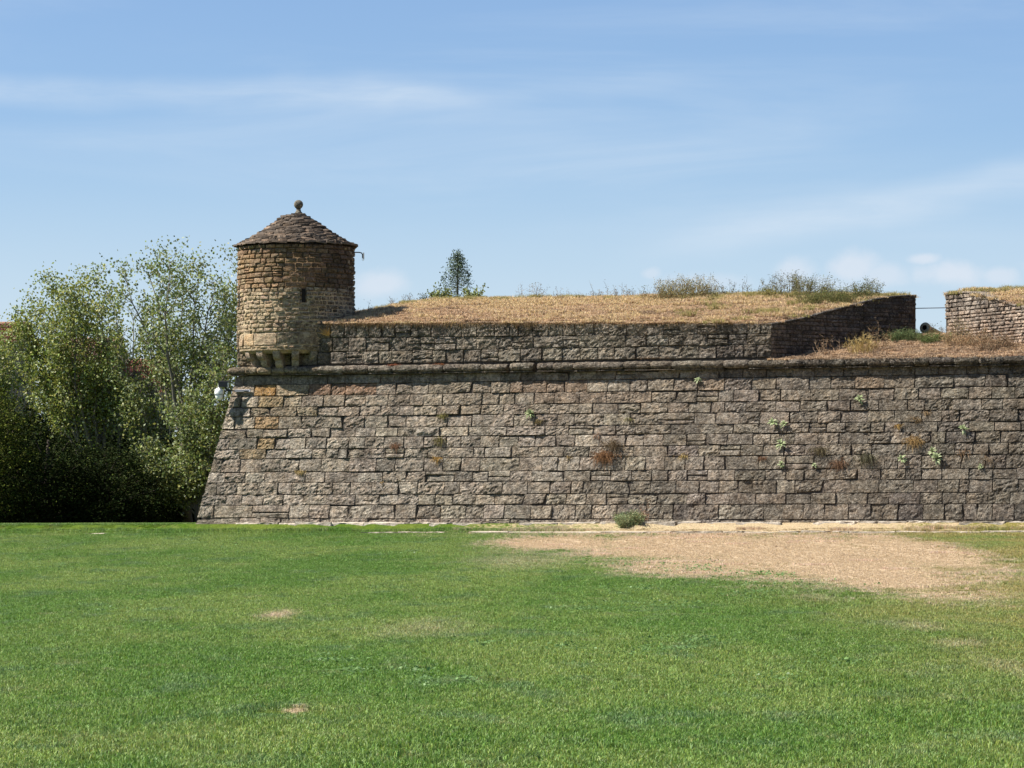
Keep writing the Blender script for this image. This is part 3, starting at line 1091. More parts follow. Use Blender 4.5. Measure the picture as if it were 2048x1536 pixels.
def cheek_line(sn, sf):
    def f(v):
        return upper(lerp(sn, sf, v), 0, 0, TD * v)
    return f


def build_cheek(sn, sf, label, toppts, base_tint, seed, side):
    """side +1: face looks to the right (+U); -1: to the left"""
    P0 = upper(sn, 0, 0, 0); P1 = upper(sf, 0, 0, TD)
    L = (P1 - P0).length
    D = (P1 - P0).normalized()
    Nn = Vector((D.y, -D.x, 0)) * side
    if Nn.dot(U) * side < 0:
        Nn = -Nn
    root = empty('embrasure_wall', P0 + UP * (ZC), label, 'wall')
    rng = random.Random(seed)

    def ztop(a):
        return interp(a / L, toppts)

    def fn(a, z, d):
        return P0 + D * a + Nn * d + UP * z
    lst = []
    z = ZC + .05
    zend = max(p[1] for p in toppts)
    while z < zend:
        h = rng.uniform(.075, .12)
        if zend - z > .75 and side < 0:
            h = rng.uniform(.06, .10)
        a = rng.uniform(-.1, .0)
        while a < L:
            w = rng.uniform(.14, .34)
            m = a + w / 2
            if m < L + .03 and m > 0:
                zt = ztop(min(m, L))
                hi = min(z + h, zt - .02)
                if hi - z > .03:
                    hgt = (z - ZC) / (zend - ZC)
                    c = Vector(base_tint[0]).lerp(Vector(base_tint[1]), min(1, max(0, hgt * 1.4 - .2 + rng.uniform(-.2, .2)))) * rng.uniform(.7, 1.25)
                    a0, a1 = max(a, 0.0), min(a + w, L)
                    nxs = 5
                    cs = .006
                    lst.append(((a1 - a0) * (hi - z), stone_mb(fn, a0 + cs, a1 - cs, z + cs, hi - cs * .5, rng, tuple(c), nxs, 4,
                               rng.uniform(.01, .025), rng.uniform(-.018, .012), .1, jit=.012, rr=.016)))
            a += w
        z += h
    # coping of thin slabs along the top
    a = 0.0
    while a < L - .05:
        w = min(rng.uniform(.22, .42), L - a)
        z0_, z1_ = ztop(a), ztop(a + w)

        def fc(x, b, d, a=a, w=w, z0_=z0_, z1_=z1_):
            return fn(x, lerp(z0_, z1_, (x - a) / w) - .035 + b, d)
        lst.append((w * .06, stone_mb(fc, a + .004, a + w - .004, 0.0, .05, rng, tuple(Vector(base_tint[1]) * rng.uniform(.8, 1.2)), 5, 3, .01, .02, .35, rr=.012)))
        a += w
    stones_to_parts(lst, root, M_SCARP, 'stone', 'smaller_stones')
    mb = MB()
    n = 10
    f_ = []; b_ = []
    vs, fs = [], []
    for i in range(n + 1):
        a = L * i / n
        zt = ztop(a) - .03
        vs += [fn(a, ZC - .3, -.03), fn(a, zt, -.03), fn(a, zt, -.42), fn(a, ZC - .3, -.42)]
    for i in range(n):
        for j in range(4):
            p = i * 4
            fs.append((p + j, p + (j + 1) % 4, p + 4 + (j + 1) % 4, p + 4 + j))
    fs += [(3, 2, 1, 0), (n * 4, n * 4 + 1, n * 4 + 2, n * 4 + 3)]
    mb.add(vs, fs)
    mb.build('core', M_MORTAR, root)
    return P0, D, L, Nn, ztop


def lt_profile():
    out = []
    for px, py in LTOP:
        # parameter along the cheek for this image column
        lo, hi = 0.0, 1.0
        f = cheek_line(S_CH, SL_F)
        for _ in range(30):
            m = (lo + hi) / 2
            if proj(f(m) + UP * 6.5)[0] < px: lo = m
            else: hi = m
        P = f(lo)
        out.append((lo, at(px, py, P.y).z))
    return out


LT = lt_profile()
zrt = on_upper(1890, 588, TD)[1]
RT = [(0.0, 6.22), (.30, 6.45), (.5, 6.66), (.62, 6.83), (.72, 6.98), (.80, zrt + .0), (1.0, zrt)]
RT = [(a, b) for a, b in RT]
# the right cheek is measured from its near end too
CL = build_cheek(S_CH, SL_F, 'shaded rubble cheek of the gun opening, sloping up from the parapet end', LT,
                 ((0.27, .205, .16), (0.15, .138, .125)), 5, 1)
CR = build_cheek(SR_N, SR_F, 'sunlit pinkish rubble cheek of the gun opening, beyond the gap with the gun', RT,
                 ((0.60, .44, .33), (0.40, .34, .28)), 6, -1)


# far-end faces of both cheeks (short return walls seen end on)
# ------------------------------------------------------------------ earth mounds and embrasure floor
M_EARTH, _t = new_mat('dry_earth')
_pos = _t.node('ShaderNodeNewGeometry').outputs['Position']
_a = _t.noise(_pos, 2.2, 5, 0.65)
_b = _t.noise(_pos, 14, 5, 0.7)
_c = _t.mix(_t.step(_a, .35, .65), (0.33, 0.215, 0.13, 1), (0.21, 0.135, 0.09, 1))
_k = _t.step(_b, .3, .7, .6, 1.3)
_c = _t.mix(1.0, _c, _t.node('ShaderNodeCombineColor', i={0: _k, 1: _k, 2: _k}).outputs[0], 'MULTIPLY')
finish(_t, _c, 1.0, _b, .08, 1.0, 0.0)

SKYL = [(560, 650), (640, 642), (700, 634), (735, 627), (770, 621), (820, 609), (855, 602), (880, 599), (960, 598), (1040, 597), (1200, 595), (1340, 593), (1500, 590), (1620, 589),
        (1700, 590), (1760, 592), (1833, 592)]
RIDGE = []
for px, py in SKYL:
    RIDGE.append(on_upper(px, py, TD))
RIDGE_R = [(SR_F, zrt), (on_upper(1950, 581, TD)[0], on_upper(1950, 581, TD)[1]), (on_upper(2048, 580, TD)[0], on_upper(2048, 580, TD)[1]), (S_END + 2, 7.25)]


def mound_z(s, t, right=False):
    zf = parapet_z(0, s) - .01 if not right else 6.20
    zr_ = interp(s, RIDGE if not right else RIDGE_R)
    if t <= 0: z = zf
    elif t < TD:
        u = t / TD
        z = lerp(zf, zr_, u ** .85)
    else:
        z = zr_ - .05 * (t - TD) if t < 8 else zr_ - .2 - .5 * (t - 8)
    z += .03 * noise.noise(Vector((s * 3.6, t * 2.6, 15))) * min(1, max(0, t - .3) * 2)
    z += .035 * noise.noise(Vector((s * 1.1, t * 1.1, 5))) * min(1, max(0, t) * 2) * (1 if t < TD - .6 or t > TD + .5 else .6)
    return z


def left_edge_s(t):      # boundary of the left merlon at the cheek
    return lerp(S_CH, SL_F, min(t / TD, 1)) - .06 - max(0, t - TD) * .55


def right_edge_s(t):
    return lerp(SR_N, SR_F, min(t / TD, 1)) + .06


def build_mounds():
    ts = [0.24, .36, .55, .9, 1.4, 1.9, 2.4, 2.9, 3.4, 3.8, 4.2, 5, 6.5, 8, 10, 12]
    for nm, right in (('earth_bank', False), ('earth_bank', True)):
        n = 90
        vs, fs = [], []
        for t in ts:
            if not right: a, b = .05, left_edge_s(t)
            else: a, b = right_edge_s(t), S_END + .5
            for i in range(n + 1):
                s = lerp(a, b, i / n)
                z = mound_z(s, t, right)
                if not right:
                    ch = interp(min(t / TD, 1), LT)
                    z = lerp(z, min(z, ch - .01) if t < TD + .3 else z, max(0, 1 - (b - s) / .5))
                else:
                    ch = interp(min(t / TD, 1), RT)
                    z = lerp(z, min(z, ch - .01), max(0, 1 - (s - a) / .5))
                vs.append(upper(s, z, 0, t))
        # skirt downwards round the edge
        N1 = n + 1
        for j in range(len(ts) - 1):
            for i in range(n):
                p = j * N1 + i
                fs.append((p, p + 1, p + N1 + 1, p + N1))
        ring = [i for i in range(N1)] + [j * N1 + n for j in range(1, len(ts))] + [(len(ts) - 1) * N1 + i for i in range(n - 1, -1, -1)] + [j * N1 for j in range(len(ts) - 2, 0, -1)]
        base = len(vs)
        for i in ring:
            v = vs[i]; vs.append(Vector((v.x, v.y, ZC - .2)))
        for k in range(len(ring)):
            k2 = (k + 1) % len(ring)
            fs.append((ring[k2], ring[k], base + k, base + k2))
        m = MB(); m.add(vs, fs)
        tag(m.build(nm, M_EARTH, smooth=True), kind='structure')
    # embrasure floor and gun platform
    n, mm = 24, 14
    vs, fs = [], []
    for j in range(mm + 1):
        v = j / mm
        t = v * TD - .02
        a, b = lerp(S_CH, SL_F, v) - .2, lerp(SR_N, SR_F, v) + .2
        for i in range(n + 1):
            s = lerp(a, b, i / n)
            vs.append(upper(s, floor_z(s, t), 0, t))
    for j in range(mm):
        for i in range(n):
            p = j * (n + 1) + i
            fs.append((p, p + 1, p + n + 2, p + n + 1))
    m = MB(); m.add(vs, fs)
    b0 = len(m.v)
    zz = ZPLAT
    m.add([upper(2, zz, 0, TD - .01), upper(S_END, zz, 0, TD - .01), upper(S_END, zz, 0, 13), upper(2, zz, 0, 13)], [(0, 1, 2, 3)])
    tag(m.build('embrasure_floor', M_EARTH, smooth=True), kind='structure')


ZPLAT = on_upper(1861, 668, TD)[1]
ZCT = None


def floor_z(s, t):
    z0 = ZCORD(s) + .085
    v = max(0, min(1, t / TD))
    return lerp(z0, ZPLAT, v ** .9) + .03 * noise.noise(Vector((s * 1.7, t * 1.7, 9))) * min(1, v * 5)


build_mounds()


def dry_tint_a(rs, n):
    k = rs.uniform(.55, 1.25, n)
    c = np.stack([k * .70, k * .56 * rs.uniform(.9, 1.05, n), k * .33 * rs.uniform(.8, 1.15, n)], 1)
    y = rs.rand(n) < .10
    c[y] *= np.array([.55, .45, .45])
    return c


def dry_tint_b(rs, n):
    k = rs.uniform(.5, 1.15, n)
    return np.stack([k * .66, k * .48, k * .31], 1)


def dry_tint_c(rs, n):
    k = rs.uniform(.5, 1.15, n)
    return np.stack([k * .42, k * .37, k * .15], 1)


def build_mound_grass():
    ta = [grass_tile('bank_tile', 420, .5, .03, .09, .0045, M_STRAW, 1.8, dry_tint_a, 50 + i, .8) for i in range(4)]
    tb = [grass_tile('bank_tile', 420, .5, .02, .06, .005, M_STRAW, 2.4, dry_tint_b, 60 + i, .75) for i in range(3)]
    td_ = [grass_tile('bank_tile', 380, .5, .01, .045, .006, M_STRAW, 2.6, lambda rs, n: np.stack([rs.uniform(.25, .62, n)] * 3, 1) * np.array([.90, .66, .45]), 80 + i, .8) for i in range(2)]
    tcx = [grass_tile('bank_tile', 420, .5, .05, .13, .004, M_STRAW, 1.0, dry_tint_c, 70 + i, .8) for i in range(2)]
    P, Ro, Sc, I = [], [], [], []
    rng = random.Random(5)

    nz2 = lambda a, b: noise.noise(Vector((a * 2.4, b * 3.2, 31)))

    def put(s, t, z, k, kind):
        P.append(tuple(upper(s, z - .005, 0, t))); Ro.append((rng.uniform(-.05, .05), rng.uniform(-.05, .05), rng.uniform(0, 6.28)))
        Sc.append((1, 1, k)); I.append(kind)
    for right in (False, True):
        t = .12
        while t < 4.9:
            a, b = (.3, left_edge_s(t) - .12) if not right else (right_edge_s(t) + .12, S_END)
            s = a
            while s < b:
                ss, tt = s + rng.uniform(-.06, .06), t + rng.uniform(-.05, .05)
                if math.hypot(ss - TS, tt - TT) > TR + .05:
                    z = mound_z(ss, tt, right)
                    if not right:
                        ch = interp(min(tt / TD, 1), LT); z = lerp(z, min(z, ch - .01), max(0, 1 - (left_edge_s(t) - ss) / .5))
                    else:
                        ch = interp(min(tt / TD, 1), RT); z = lerp(z, min(z, ch - .01), max(0, 1 - (ss - right_edge_s(t)) / .5))
                    u = tt / TD
                    nz = noise.noise(Vector((ss * .7, tt * .9, 3)))
                    if u > .62 + nz * .4: kind = rng.randrange(4)
                    else: kind = 4 + rng.randrange(3) if rng.random() < .6 - nz * .5 else rng.randrange(4)
                    if nz2(ss, tt) > .34: kind = 9 + rng.randrange(2)
                    if u > .85 and rng.random() < .25 or ss > 11.5 and rng.random() < .12: kind = 7 + rng.randrange(2)
                    if rng.random() < .87: put(ss, tt, z, rng.uniform(.55, 1.5) * (.7 if tt < .25 else 1), kind)
                s += .2
            t += .2
    # embrasure floor
    for k in range(700):
        v = rng.random() ** 1.2
        t = v * TD
        s = rng.uniform(lerp(S_CH, SL_F, v) + .15, lerp(SR_N, SR_F, v) - .1)
        q = s - lerp(S_CH, SL_F, v)
        kind = 9 + rng.randrange(2) if rng.random() < .7 else 4 + rng.randrange(3)
        put(s, t, floor_z(s, t), rng.uniform(.5, 1.2), kind)
    scatter('bank_grass', ta + tb + tcx + td_, P, Ro, Sc, I, 'sun-dried straw grass over the earth bank above the parapet')


# ------------------------------------------------------------------ turret
TXW = (592 - 1024) / F
TT = 1.0
# tower centre on the line of image column 592, 1.0 m behind the parapet plane
TS = on_upper(592, 600, TT)[0]
TCEN = upper(TS, 0, 0, TT)
TR = 117.5 / F * TCEN.y
TD_ = TCEN.y


def tz(py, off=0.0):
    return at(592, py, TD_ + off).z


def build_turret():
    zb_, zt_ = tz(698, -TR), tz(487, -TR)
    root = empty('turret', Vector((TCEN.x, TCEN.y, zb_)), 'round stone sentry turret with conical slab roof and ball finial on the bastion corner', 'turret')
    rng = random.Random(31)
    # th measured from the camera side, clockwise to the right: n = (sin th, -cos th)

    def cyl(a, z, d):
        th = a / TR
        zz = (z - zb_) / (zt_ - zb_)
        r = TR - .012 + d + .012 * (1 - zz)
        return Vector((TCEN.x + r * math.sin(th), TCEN.y - r * math.cos(th), z))
    # body
    n = 48
    mb = MB()
    lathe_mb(mb, TCEN, [(TR - .045, zb_), (TR - .05, zt_)], n)
    mb.build('drum', M_MORTAR_T, root, smooth=True)
    zmid_ = tz(577, -TR)
    mo = MB()
    nz_, na_ = 60, 150
    vs_, fs_ = [], []
    for j in range(nz_ + 1):
        z = lerp(zb_ + .02, zmid_, j / nz_)
        for i in range(na_):
            th = 2 * math.pi * i / na_
            q = noise.noise(Vector((math.sin(th) * 9, math.cos(th) * 9, z * 9)))
            q2 = noise.noise(Vector((math.sin(th) * 2, math.cos(th) * 2, z * 2)))
            rad = TR - .026 + .012 * q + .018 * q2 - (.03 if j > nz_ - 3 else 0)
            vs_.append(Vector((TCEN.x + rad * math.sin(th), TCEN.y - rad * math.cos(th), z)))
    for j in range(nz_):
        for i in range(na_):
            i2 = (i + 1) % na_
            thm = 2 * math.pi * (i + .5) / na_
            zm = lerp(zb_ + .02, zmid_, (j + .5) / nz_)
            if any(abs(math.sin(thm) * 117.5 - sx) < 5.5 and math.cos(thm) > 0 and y0z < zm < y1z for sx, y0z, y1z in ((22.5, tz(605, -TR), tz(576, -TR)), (-113, tz(613, -TR * .3), tz(579, -TR * .3)))):
                continue
            fs_.append((j * na_ + i, j * na_ + i2, (j + 1) * na_ + i2, (j + 1) * na_ + i))
    mo.add(vs_, fs_)
    mo.build('lime_pointing', M_LIME, root, smooth=True)
    slitc = [((611 - 592 + 3.5) / 117.5, 577, 604, .048), (-113 / 117.5, 579, 613, .05)]
    slits = []
    for sx, y0, y1, hw in slitc:
        th = math.asin(max(-.97, min(.97, sx)))
        off = -TR * math.cos(th)
        slits.append((th * TR, tz(y1, off), tz(y0, off), hw))
    lst_hi, lst_lo = [], []
    z = zb_ + .03
    zsplit = tz(577, -TR)
    zbig = tz(664, -TR)
    full = 2 * math.pi * TR
    row = 0
    while z < zt_ - .02:
        low = z < zsplit
        big = z < zbig - .1
        if z < zb_ + .05: h = .07
        elif big: h = zbig - z
        elif low: h = rng.uniform(.085, .115)
        else: h = rng.uniform(.10, .15)
        if zt_ - (z + h) < .07: h = zt_ - z
        a = -full / 2 + rng.uniform(0, .2)
        a_end = a + full
        while a < a_end - .02:
            if big and h > .1: w = rng.uniform(.40, .75)
            elif low: w = rng.uniform(.12, .26)
            elif h < .09: w = rng.uniform(.3, .6)
            else: w = rng.uniform(.15, .36)
            if a_end - (a + w) < .1: w = a_end - a
            a0, a1, z0_, z1_ = a, a + w, z, z + h
            a += w
            m = (a0 + a1) / 2
            hidden = m > .42 * full or m < -.40 * full
            skip = False
            for (sa, sz0, sz1, hw) in slits:
                if z1_ > sz0 and z0_ < sz1 and a1 > sa - hw and a0 < sa + hw:
                    if a0 < sa - hw - .05 and a1 > sa + hw:
                        # keep both cheeks
                        c_ = (a0, sa - hw); a0b = sa + hw
                        for q0, q1 in (c_, (a0b, a1)):
                            if q1 - q0 > .04:
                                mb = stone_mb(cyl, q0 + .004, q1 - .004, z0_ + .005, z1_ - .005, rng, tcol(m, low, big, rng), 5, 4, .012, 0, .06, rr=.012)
                                (lst_lo if low else lst_hi).append(((q1 - q0) * h, mb))
                        skip = True
                    elif a0 < sa: a1 = sa - hw
                    else: a0 = sa + hw
            if skip or a1 - a0 < .04: continue
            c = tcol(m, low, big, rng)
            g = rng.uniform(.004, .009)
            split = (not low) and h > .11 and (a1 - a0) > .2 and rng.random() < .14
            segs = [(z0_ + g, z1_ - g)]
            if split: segs = [(z0_ + g, z0_ + h * .5 - .005), (z0_ + h * .5 + .005, z1_ - g)]
            for lo, hi in segs:
                wz = .012 * math.sin(m * 2.2 + row)
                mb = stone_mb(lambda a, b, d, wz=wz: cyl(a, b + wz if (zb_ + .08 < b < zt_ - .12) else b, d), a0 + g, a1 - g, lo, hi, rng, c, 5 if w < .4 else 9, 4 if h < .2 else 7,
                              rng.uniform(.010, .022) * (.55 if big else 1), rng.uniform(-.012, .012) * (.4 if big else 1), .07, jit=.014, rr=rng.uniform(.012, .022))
                vis = (a1 - a0) * (hi - lo) * (0 if hidden else max(.15, math.cos(m / TR)))
                (lst_lo if low else lst_hi).append((vis, mb))
        z += h
        row += 1
    print('turret stones', len(lst_hi), len(lst_lo))
    allst = sorted([(s, m, M_TOWER) for s, m in lst_hi] + [(s, m, M_TOWER_LOW) for s, m in lst_lo], key=lambda x: -x[0])
    for s, m, mt in allst[:300]:
        m.build('stone', mt, root, origin=Vector(np.mean(np.array(m.v), axis=0)))
    rest = MB()
    for s, m, mt in allst[300:]:
        rest.merge(m)
    rest.build('rubble', M_TOWER_LOW, root)['kind'] = 'stuff'
    # slits: near-black boxes, the shade of the openings put into colour
    for (sa, z0_, z1_, hw) in slits:
        s_ = MB()
        P = cyl(sa, (z0_ + z1_) / 2, -.02)
        nrm = Vector((math.sin(sa / TR), -math.cos(sa / TR), 0)); tg = Vector((math.cos(sa / TR), math.sin(sa / TR), 0))
        box_mb(s_, P - nrm * .02, tg * (hw), nrm * .012, UP * ((z1_ - z0_) / 2))
        s_.build('loophole', M_DARK, root, origin=P)
    # floor slab ring under the drum
    mb = MB()
    lathe_mb(mb, TCEN, [(TR - .10, zb_ - .10), (TR - .005, zb_ - .015), (TR - .005, zb_ + .03), (TR - .1, zb_ + .04)], 48, (.36, .28, .18))
    mb.build('floor_slab', M_TOWER, root)
    # corbels
    zc0 = zb_ - .015
    zc1 = tz(733.5, -TR)
    for deg in (3, -16.5, -36, -54.5, -74, -96, -118, 22):
        th = R(deg)
        nrm = Vector((math.sin(th), -math.cos(th), 0)); tg = Vector((math.cos(th), math.sin(th), 0))
        H = zc0 - zc1
        pr = []          # (radius from centre, z)
        Ro_, Ri = TR - .04, TR - .52
        for i in range(9):       # upper roll
            a = i / 8 * math.pi / 2 * 1.05
            pr.append((Ro_ - .15 * (1 - math.cos(a)), zc0 - .04 - H * .48 * math.sin(a) ** 1.0))
        for i in range(1, 8):
            a = i / 7 * math.pi / 2
            pr.append((Ro_ - .17 - .19 * (1 - math.cos(a)), zc0 - .04 - H * .50 - (H * .46) * math.sin(a)))
        pts = [(Ri, zc0), (Ro_, zc0)] + pr + [(Ri, zc1 + .005)]
        hw = .092
        vs = []
        for sgn in (-1, 1):
            for r_, z_ in pts:
                vs.append(Vector((TCEN.x, TCEN.y, 0)) + nrm * r_ + tg * hw * sgn + UP * z_)
        k = len(pts)
        fs = [tuple(range(k - 1, -1, -1)), tuple(range(k, 2 * k))]
        for i in range(k):
            j = (i + 1) % k
            fs.append((i, j, k + j, k + i))
        m = MB(); m.add(vs, fs, (.38 * rng.uniform(.95, 1.05), .31, .235))
        m.build('corbel', M_TOWER, root, origin=Vector((TCEN.x, TCEN.y, zc0)) + nrm * TR)
    # roof of stone slabs
    rf = empty('roof', Vector((0, 0, 0)))
    del_c = rf
    rf.parent = root
    zt = zt_ + .005
    # image: eave radius 121 px at 490, apex radius 13 at 433
    nrow = 15
    re_, ra = 121.5 / F * TD_, 13 / F * TD_
    ze, za = zt, tz(431.5)
    prof = [(0.0, 0.0), (.12, .09), (.5, .47), (.85, .89), (1.0, 1.0)]
    tiles = []
    cone = MB()
    lathe_mb(cone, TCEN, [(re_ - .06, ze - .01)] + [(lerp(re_, ra, u) - .05, lerp(ze, za, interp(u, prof)) - .01) for u in (0.0, .12, .3, .5, .7, .85, 1.0)], 40, (.10, .085, .07))
    cone.build('underlay', M_MORTAR, rf)
    for r_ in range(nrow):
        u0, u1 = r_ / nrow, (r_ + 1) / nrow
        rr0, rr1 = lerp(re_, ra, u0), lerp(re_, ra, min(1, u1 + .03))
        z0_, z1_ = lerp(ze, za, interp(u0, prof)), lerp(ze, za, interp(min(1, u1 + .03), prof))
        circ = 2 * math.pi * rr0
        cnt = max(5, int(circ / rng.uniform(.26, .31)))
        ang = rng.uniform(0, 6)
        ws = [rng.uniform(.6, 1.5) for _ in range(cnt)]
        tot = sum(ws)
        for w in ws:
            da = 2 * math.pi * w / tot
            th0, th1 = ang + .004 / rr0, ang + da - .006 / rr0
            ang += da
            thk = rng.uniform(.030, .050)
            outw = rng.uniform(-.02, .03)
            lift = rng.uniform(-.006, .012)
            vs, fs = [], []
            nn = 4
            dang = rng.uniform(-.01, .01)
            for i in range(nn + 1):
                th = lerp(th0, th1, i / nn)
                e = outw + rng.uniform(-.012, .012) - (.02 if i in (0, nn) else 0)
                for (rad, zz) in ((rr0 + e + .03, z0_ + .020 + lift), (rr0 + e + .022, z0_ + .020 + thk + lift + rng.uniform(-.004, .006)), (rr1 - .05, z1_ + .022 + lift), (rr1 - .05, z1_ - .02)):
                    zz += dang * (i - nn / 2)
                    vs.append(Vector((TCEN.x + rad * math.sin(th), TCEN.y - rad * math.cos(th), zz)))
            for i in range(nn):
                for j in range(4):
                    p = i * 4
                    fs.append((p + j, p + (j + 1) % 4, p + 4 + (j + 1) % 4, p + 4 + j))
            fs += [(3, 2, 1, 0), (nn * 4, nn * 4 + 1, nn * 4 + 2, nn * 4 + 3)]
            k = rng.uniform(.55, 1.45)
            c = (Vector((.100, .078, .060)) if rng.random() < .8 else Vector((.16, .118, .085))) * k
            m = MB(); m.add(vs, fs, tuple(c))
            thm = (th0 + th1) / 2
            tiles.append((w * rr0 * max(.02, math.cos(thm)), m))
    print('roof tiles', len(tiles))
    tiles.sort(key=lambda x: -x[0])
    for s_, m in tiles[:300]:
        m.build('roof_slab', M_SLATE, rf, origin=Vector(np.mean(np.array(m.v), axis=0)))
    if len(tiles) > 300:
        r = MB()
        for s_, m in tiles[300:]: r.merge(m)
        r.build('small_roof_slabs', M_SLATE, rf)['kind'] = 'stuff'
    # finial
    m = MB()
    zf = tz(431)
    hwx = 12.5 / F * TD_
    px = 1 / F * TD_
    cx = at(597, 430, TD_).x
    A = Vector((cx, TCEN.y, 0))
    box_mb(m, A + UP * (zf + 1 * px), Vector((hwx * 1.12, 0, 0)), Vector((0, hwx * 1.12, 0)), UP * (2.5 * px), (.30, .23, .16))
    m2 = MB()
    prof2 = [(8.5 * px, zf + 3 * px), (7.5 * px, zf + 6 * px), (5.4 * px, zf + 8 * px), (4.4 * px, zf + 12 * px), (4.8 * px, zf + 14.5 * px)]
    cz = zf + 22 * px
    rb = 9.3 * px
    for i in range(1, 13):
        a = -math.pi / 2 + math.pi * i / 12
        if rb * math.cos(a) > 4.0 * px or a > 0:
            prof2.append((max(.001, rb * math.cos(a)), cz + rb * math.sin(a)))
    m.build('plinth', M_TOWER, rf)
    lathe_mb(m2, A, prof2, 24, (.19, .175, .14))
    m2.build('finial', M_TOWER, rf, smooth=True)
    return zb_, zt_


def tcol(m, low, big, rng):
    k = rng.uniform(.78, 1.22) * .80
    s = math.sin(m / TR)  # stones darken to the right: the turret's shaded side put into the colour
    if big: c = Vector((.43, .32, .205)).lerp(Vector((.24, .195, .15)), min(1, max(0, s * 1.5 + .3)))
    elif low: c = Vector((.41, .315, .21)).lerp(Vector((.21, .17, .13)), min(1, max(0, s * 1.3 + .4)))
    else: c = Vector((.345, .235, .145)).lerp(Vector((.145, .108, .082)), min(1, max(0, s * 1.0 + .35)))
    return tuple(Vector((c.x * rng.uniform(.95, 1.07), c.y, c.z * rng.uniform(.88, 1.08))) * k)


build_turret()
build_mound_grass()


# ------------------------------------------------------------------ foot ledge and kerb
def build_ledge():
    rng = random.Random(41)
    root = empty('wall_footing', scarp(3, Z0), 'row of pale limestone footing slabs along the foot of the grey wall', 'footing')
    s = 1.2
    while s < S_END:
        w = rng.uniform(.45, 1.15)
        if not (rng.random() < .10 and s > 5):
            q = rng.uniform(.24, .46)
            hh = rng.uniform(.03, .07)
            if s < 2.0: q *= .7
            zt = zb(s) + rng.uniform(.0, .03)

            def fn(a, b, d, zt=zt, hh=hh):
                # slab front edge: a along, b 0..1 depth from front to wall, d up
                P = C0 + U * a - W * b
                return Vector((P.x, P.y, zt + d))
            mb = stone_mb(fn, s + .01, s + w - .01, -.15, q, rng, tuple(Vector((.42, .375, .31)) * rng.uniform(.7, 1.15)), 8, 5, .016, 0.0, hh + .12,
                          jit=.05, rr=.02, tilt=.012)
            # orientation flips because b runs towards the camera
            mb.f = [tuple(reversed(f)) for f in mb.f]
            mb.build('slab', M_LEDGE, root, origin=Vector(np.mean(np.array(mb.v), axis=0)))
        s += w
    root2 = empty('stone_kerb', C0 - W * 2.0, 'thin broken line of flat kerb stones sunk in the grass before the wall', 'kerb')
    s = -7.0
    while s < S_END:
        w = rng.uniform(.35, 1.3)
        if rng.random() < interp(s, [(-7, .35), (2, .4), (4.5, .35), (7, .75), (9, .97), (30, .97)]):
            Q = 2.02 + rng.uniform(-.05, .05)
            mx = C0 + U * (s + w / 2) - W * Q
            gz = ground(mx.x, mx.y)
            top = gz + (.052 if s > 6 else .040) + rng.uniform(-.01, .012)

            def fn(a, b, d, top=top):
                P = C0 + U * a - W * (Q + b)
                return Vector((P.x, P.y, top + d))
            mb = stone_mb(fn, s + .01, s + w - .01, -.13, .13, rng, tuple(Vector((.44, .38, .30)) * rng.uniform(.75, 1.1)), 8, 4, .008, 0.0, .12, jit=.03, rr=.014, tilt=.008)
            mb.f = [tuple(reversed(f)) for f in mb.f]
            mb.build('kerb_stone', M_LEDGE, root2, origin=Vector(np.mean(np.array(mb.v), axis=0)))
        s += w


build_ledge()


# ------------------------------------------------------------------ vegetation
def leaf_cloud(centers, n_per, spread, size, colfn, seed, flat=0.0, droop=0.0, aspect=.55):
    """rhombic two-triangle leaves round given centres -> (verts, faces, colours)"""
    rs = np.random.RandomState(seed)
    C = np.repeat(np.array(centers, dtype=np.float64), n_per, axis=0)
    n = len(C)
    off = rs.normal(0, 1, (n, 3)) * np.array(spread)
    p = C + off
    a = rs.normal(0, 1, (n, 3)); a[:, 2] = a[:, 2] * (1 - flat) - droop
    a /= np.linalg.norm(a, axis=1)[:, None] + 1e-9
    b = rs.normal(0, 1, (n, 3))
    if flat > 0:
        b[:, 2] *= (1 - flat)
    b -= a * np.sum(a * b, axis=1)[:, None]
    b /= np.linalg.norm(b, axis=1)[:, None] + 1e-9
    nn = np.cross(a, b)
    L = rs.uniform(.65, 1.2, n)[:, None] * size
    w = L * aspect
    V = np.zeros((n, 4, 3))
    V[:, 0] = p
    V[:, 1] = p + a * L * .45 + b * w * .5 + nn * L * .08
    V[:, 2] = p + a * L
    V[:, 3] = p + a * L * .45 - b * w * .5 + nn * L * .08
    col = colfn(rs, n, p)
    return V.reshape(-1, 3), n, np.repeat(col, 4, axis=0)


def quads_object(name, V, n, col, mat, parent, split=True):
    me = bpy.data.meshes.new(name)
    base = np.array(parent.location) if parent is not None else np.zeros(3)
    me.vertices.add(n * 4)
    me.vertices.foreach_set('co', (V - base).astype(np.float32).ravel())
    me.loops.add(n * 6)
    b4 = np.arange(n)[:, None] * 4
    me.loops.foreach_set('vertex_index', (b4 + np.array([0, 1, 2, 0, 2, 3])).astype(np.int32).ravel())
    me.polygons.add(n * 2)
    me.polygons.foreach_set('loop_start', (np.arange(n * 2) * 3).astype(np.int32))
    me.update(calc_edges=True)
    at_ = me.color_attributes.new('tint', 'FLOAT_COLOR', 'POINT')
    c = np.ones((n * 4, 4), np.float32); c[:, :3] = col
    at_.data.foreach_set('color', c.ravel())
    me.materials.append(mat)
    o = bpy.data.objects.new(name, me)
    link(o, parent)
    return o


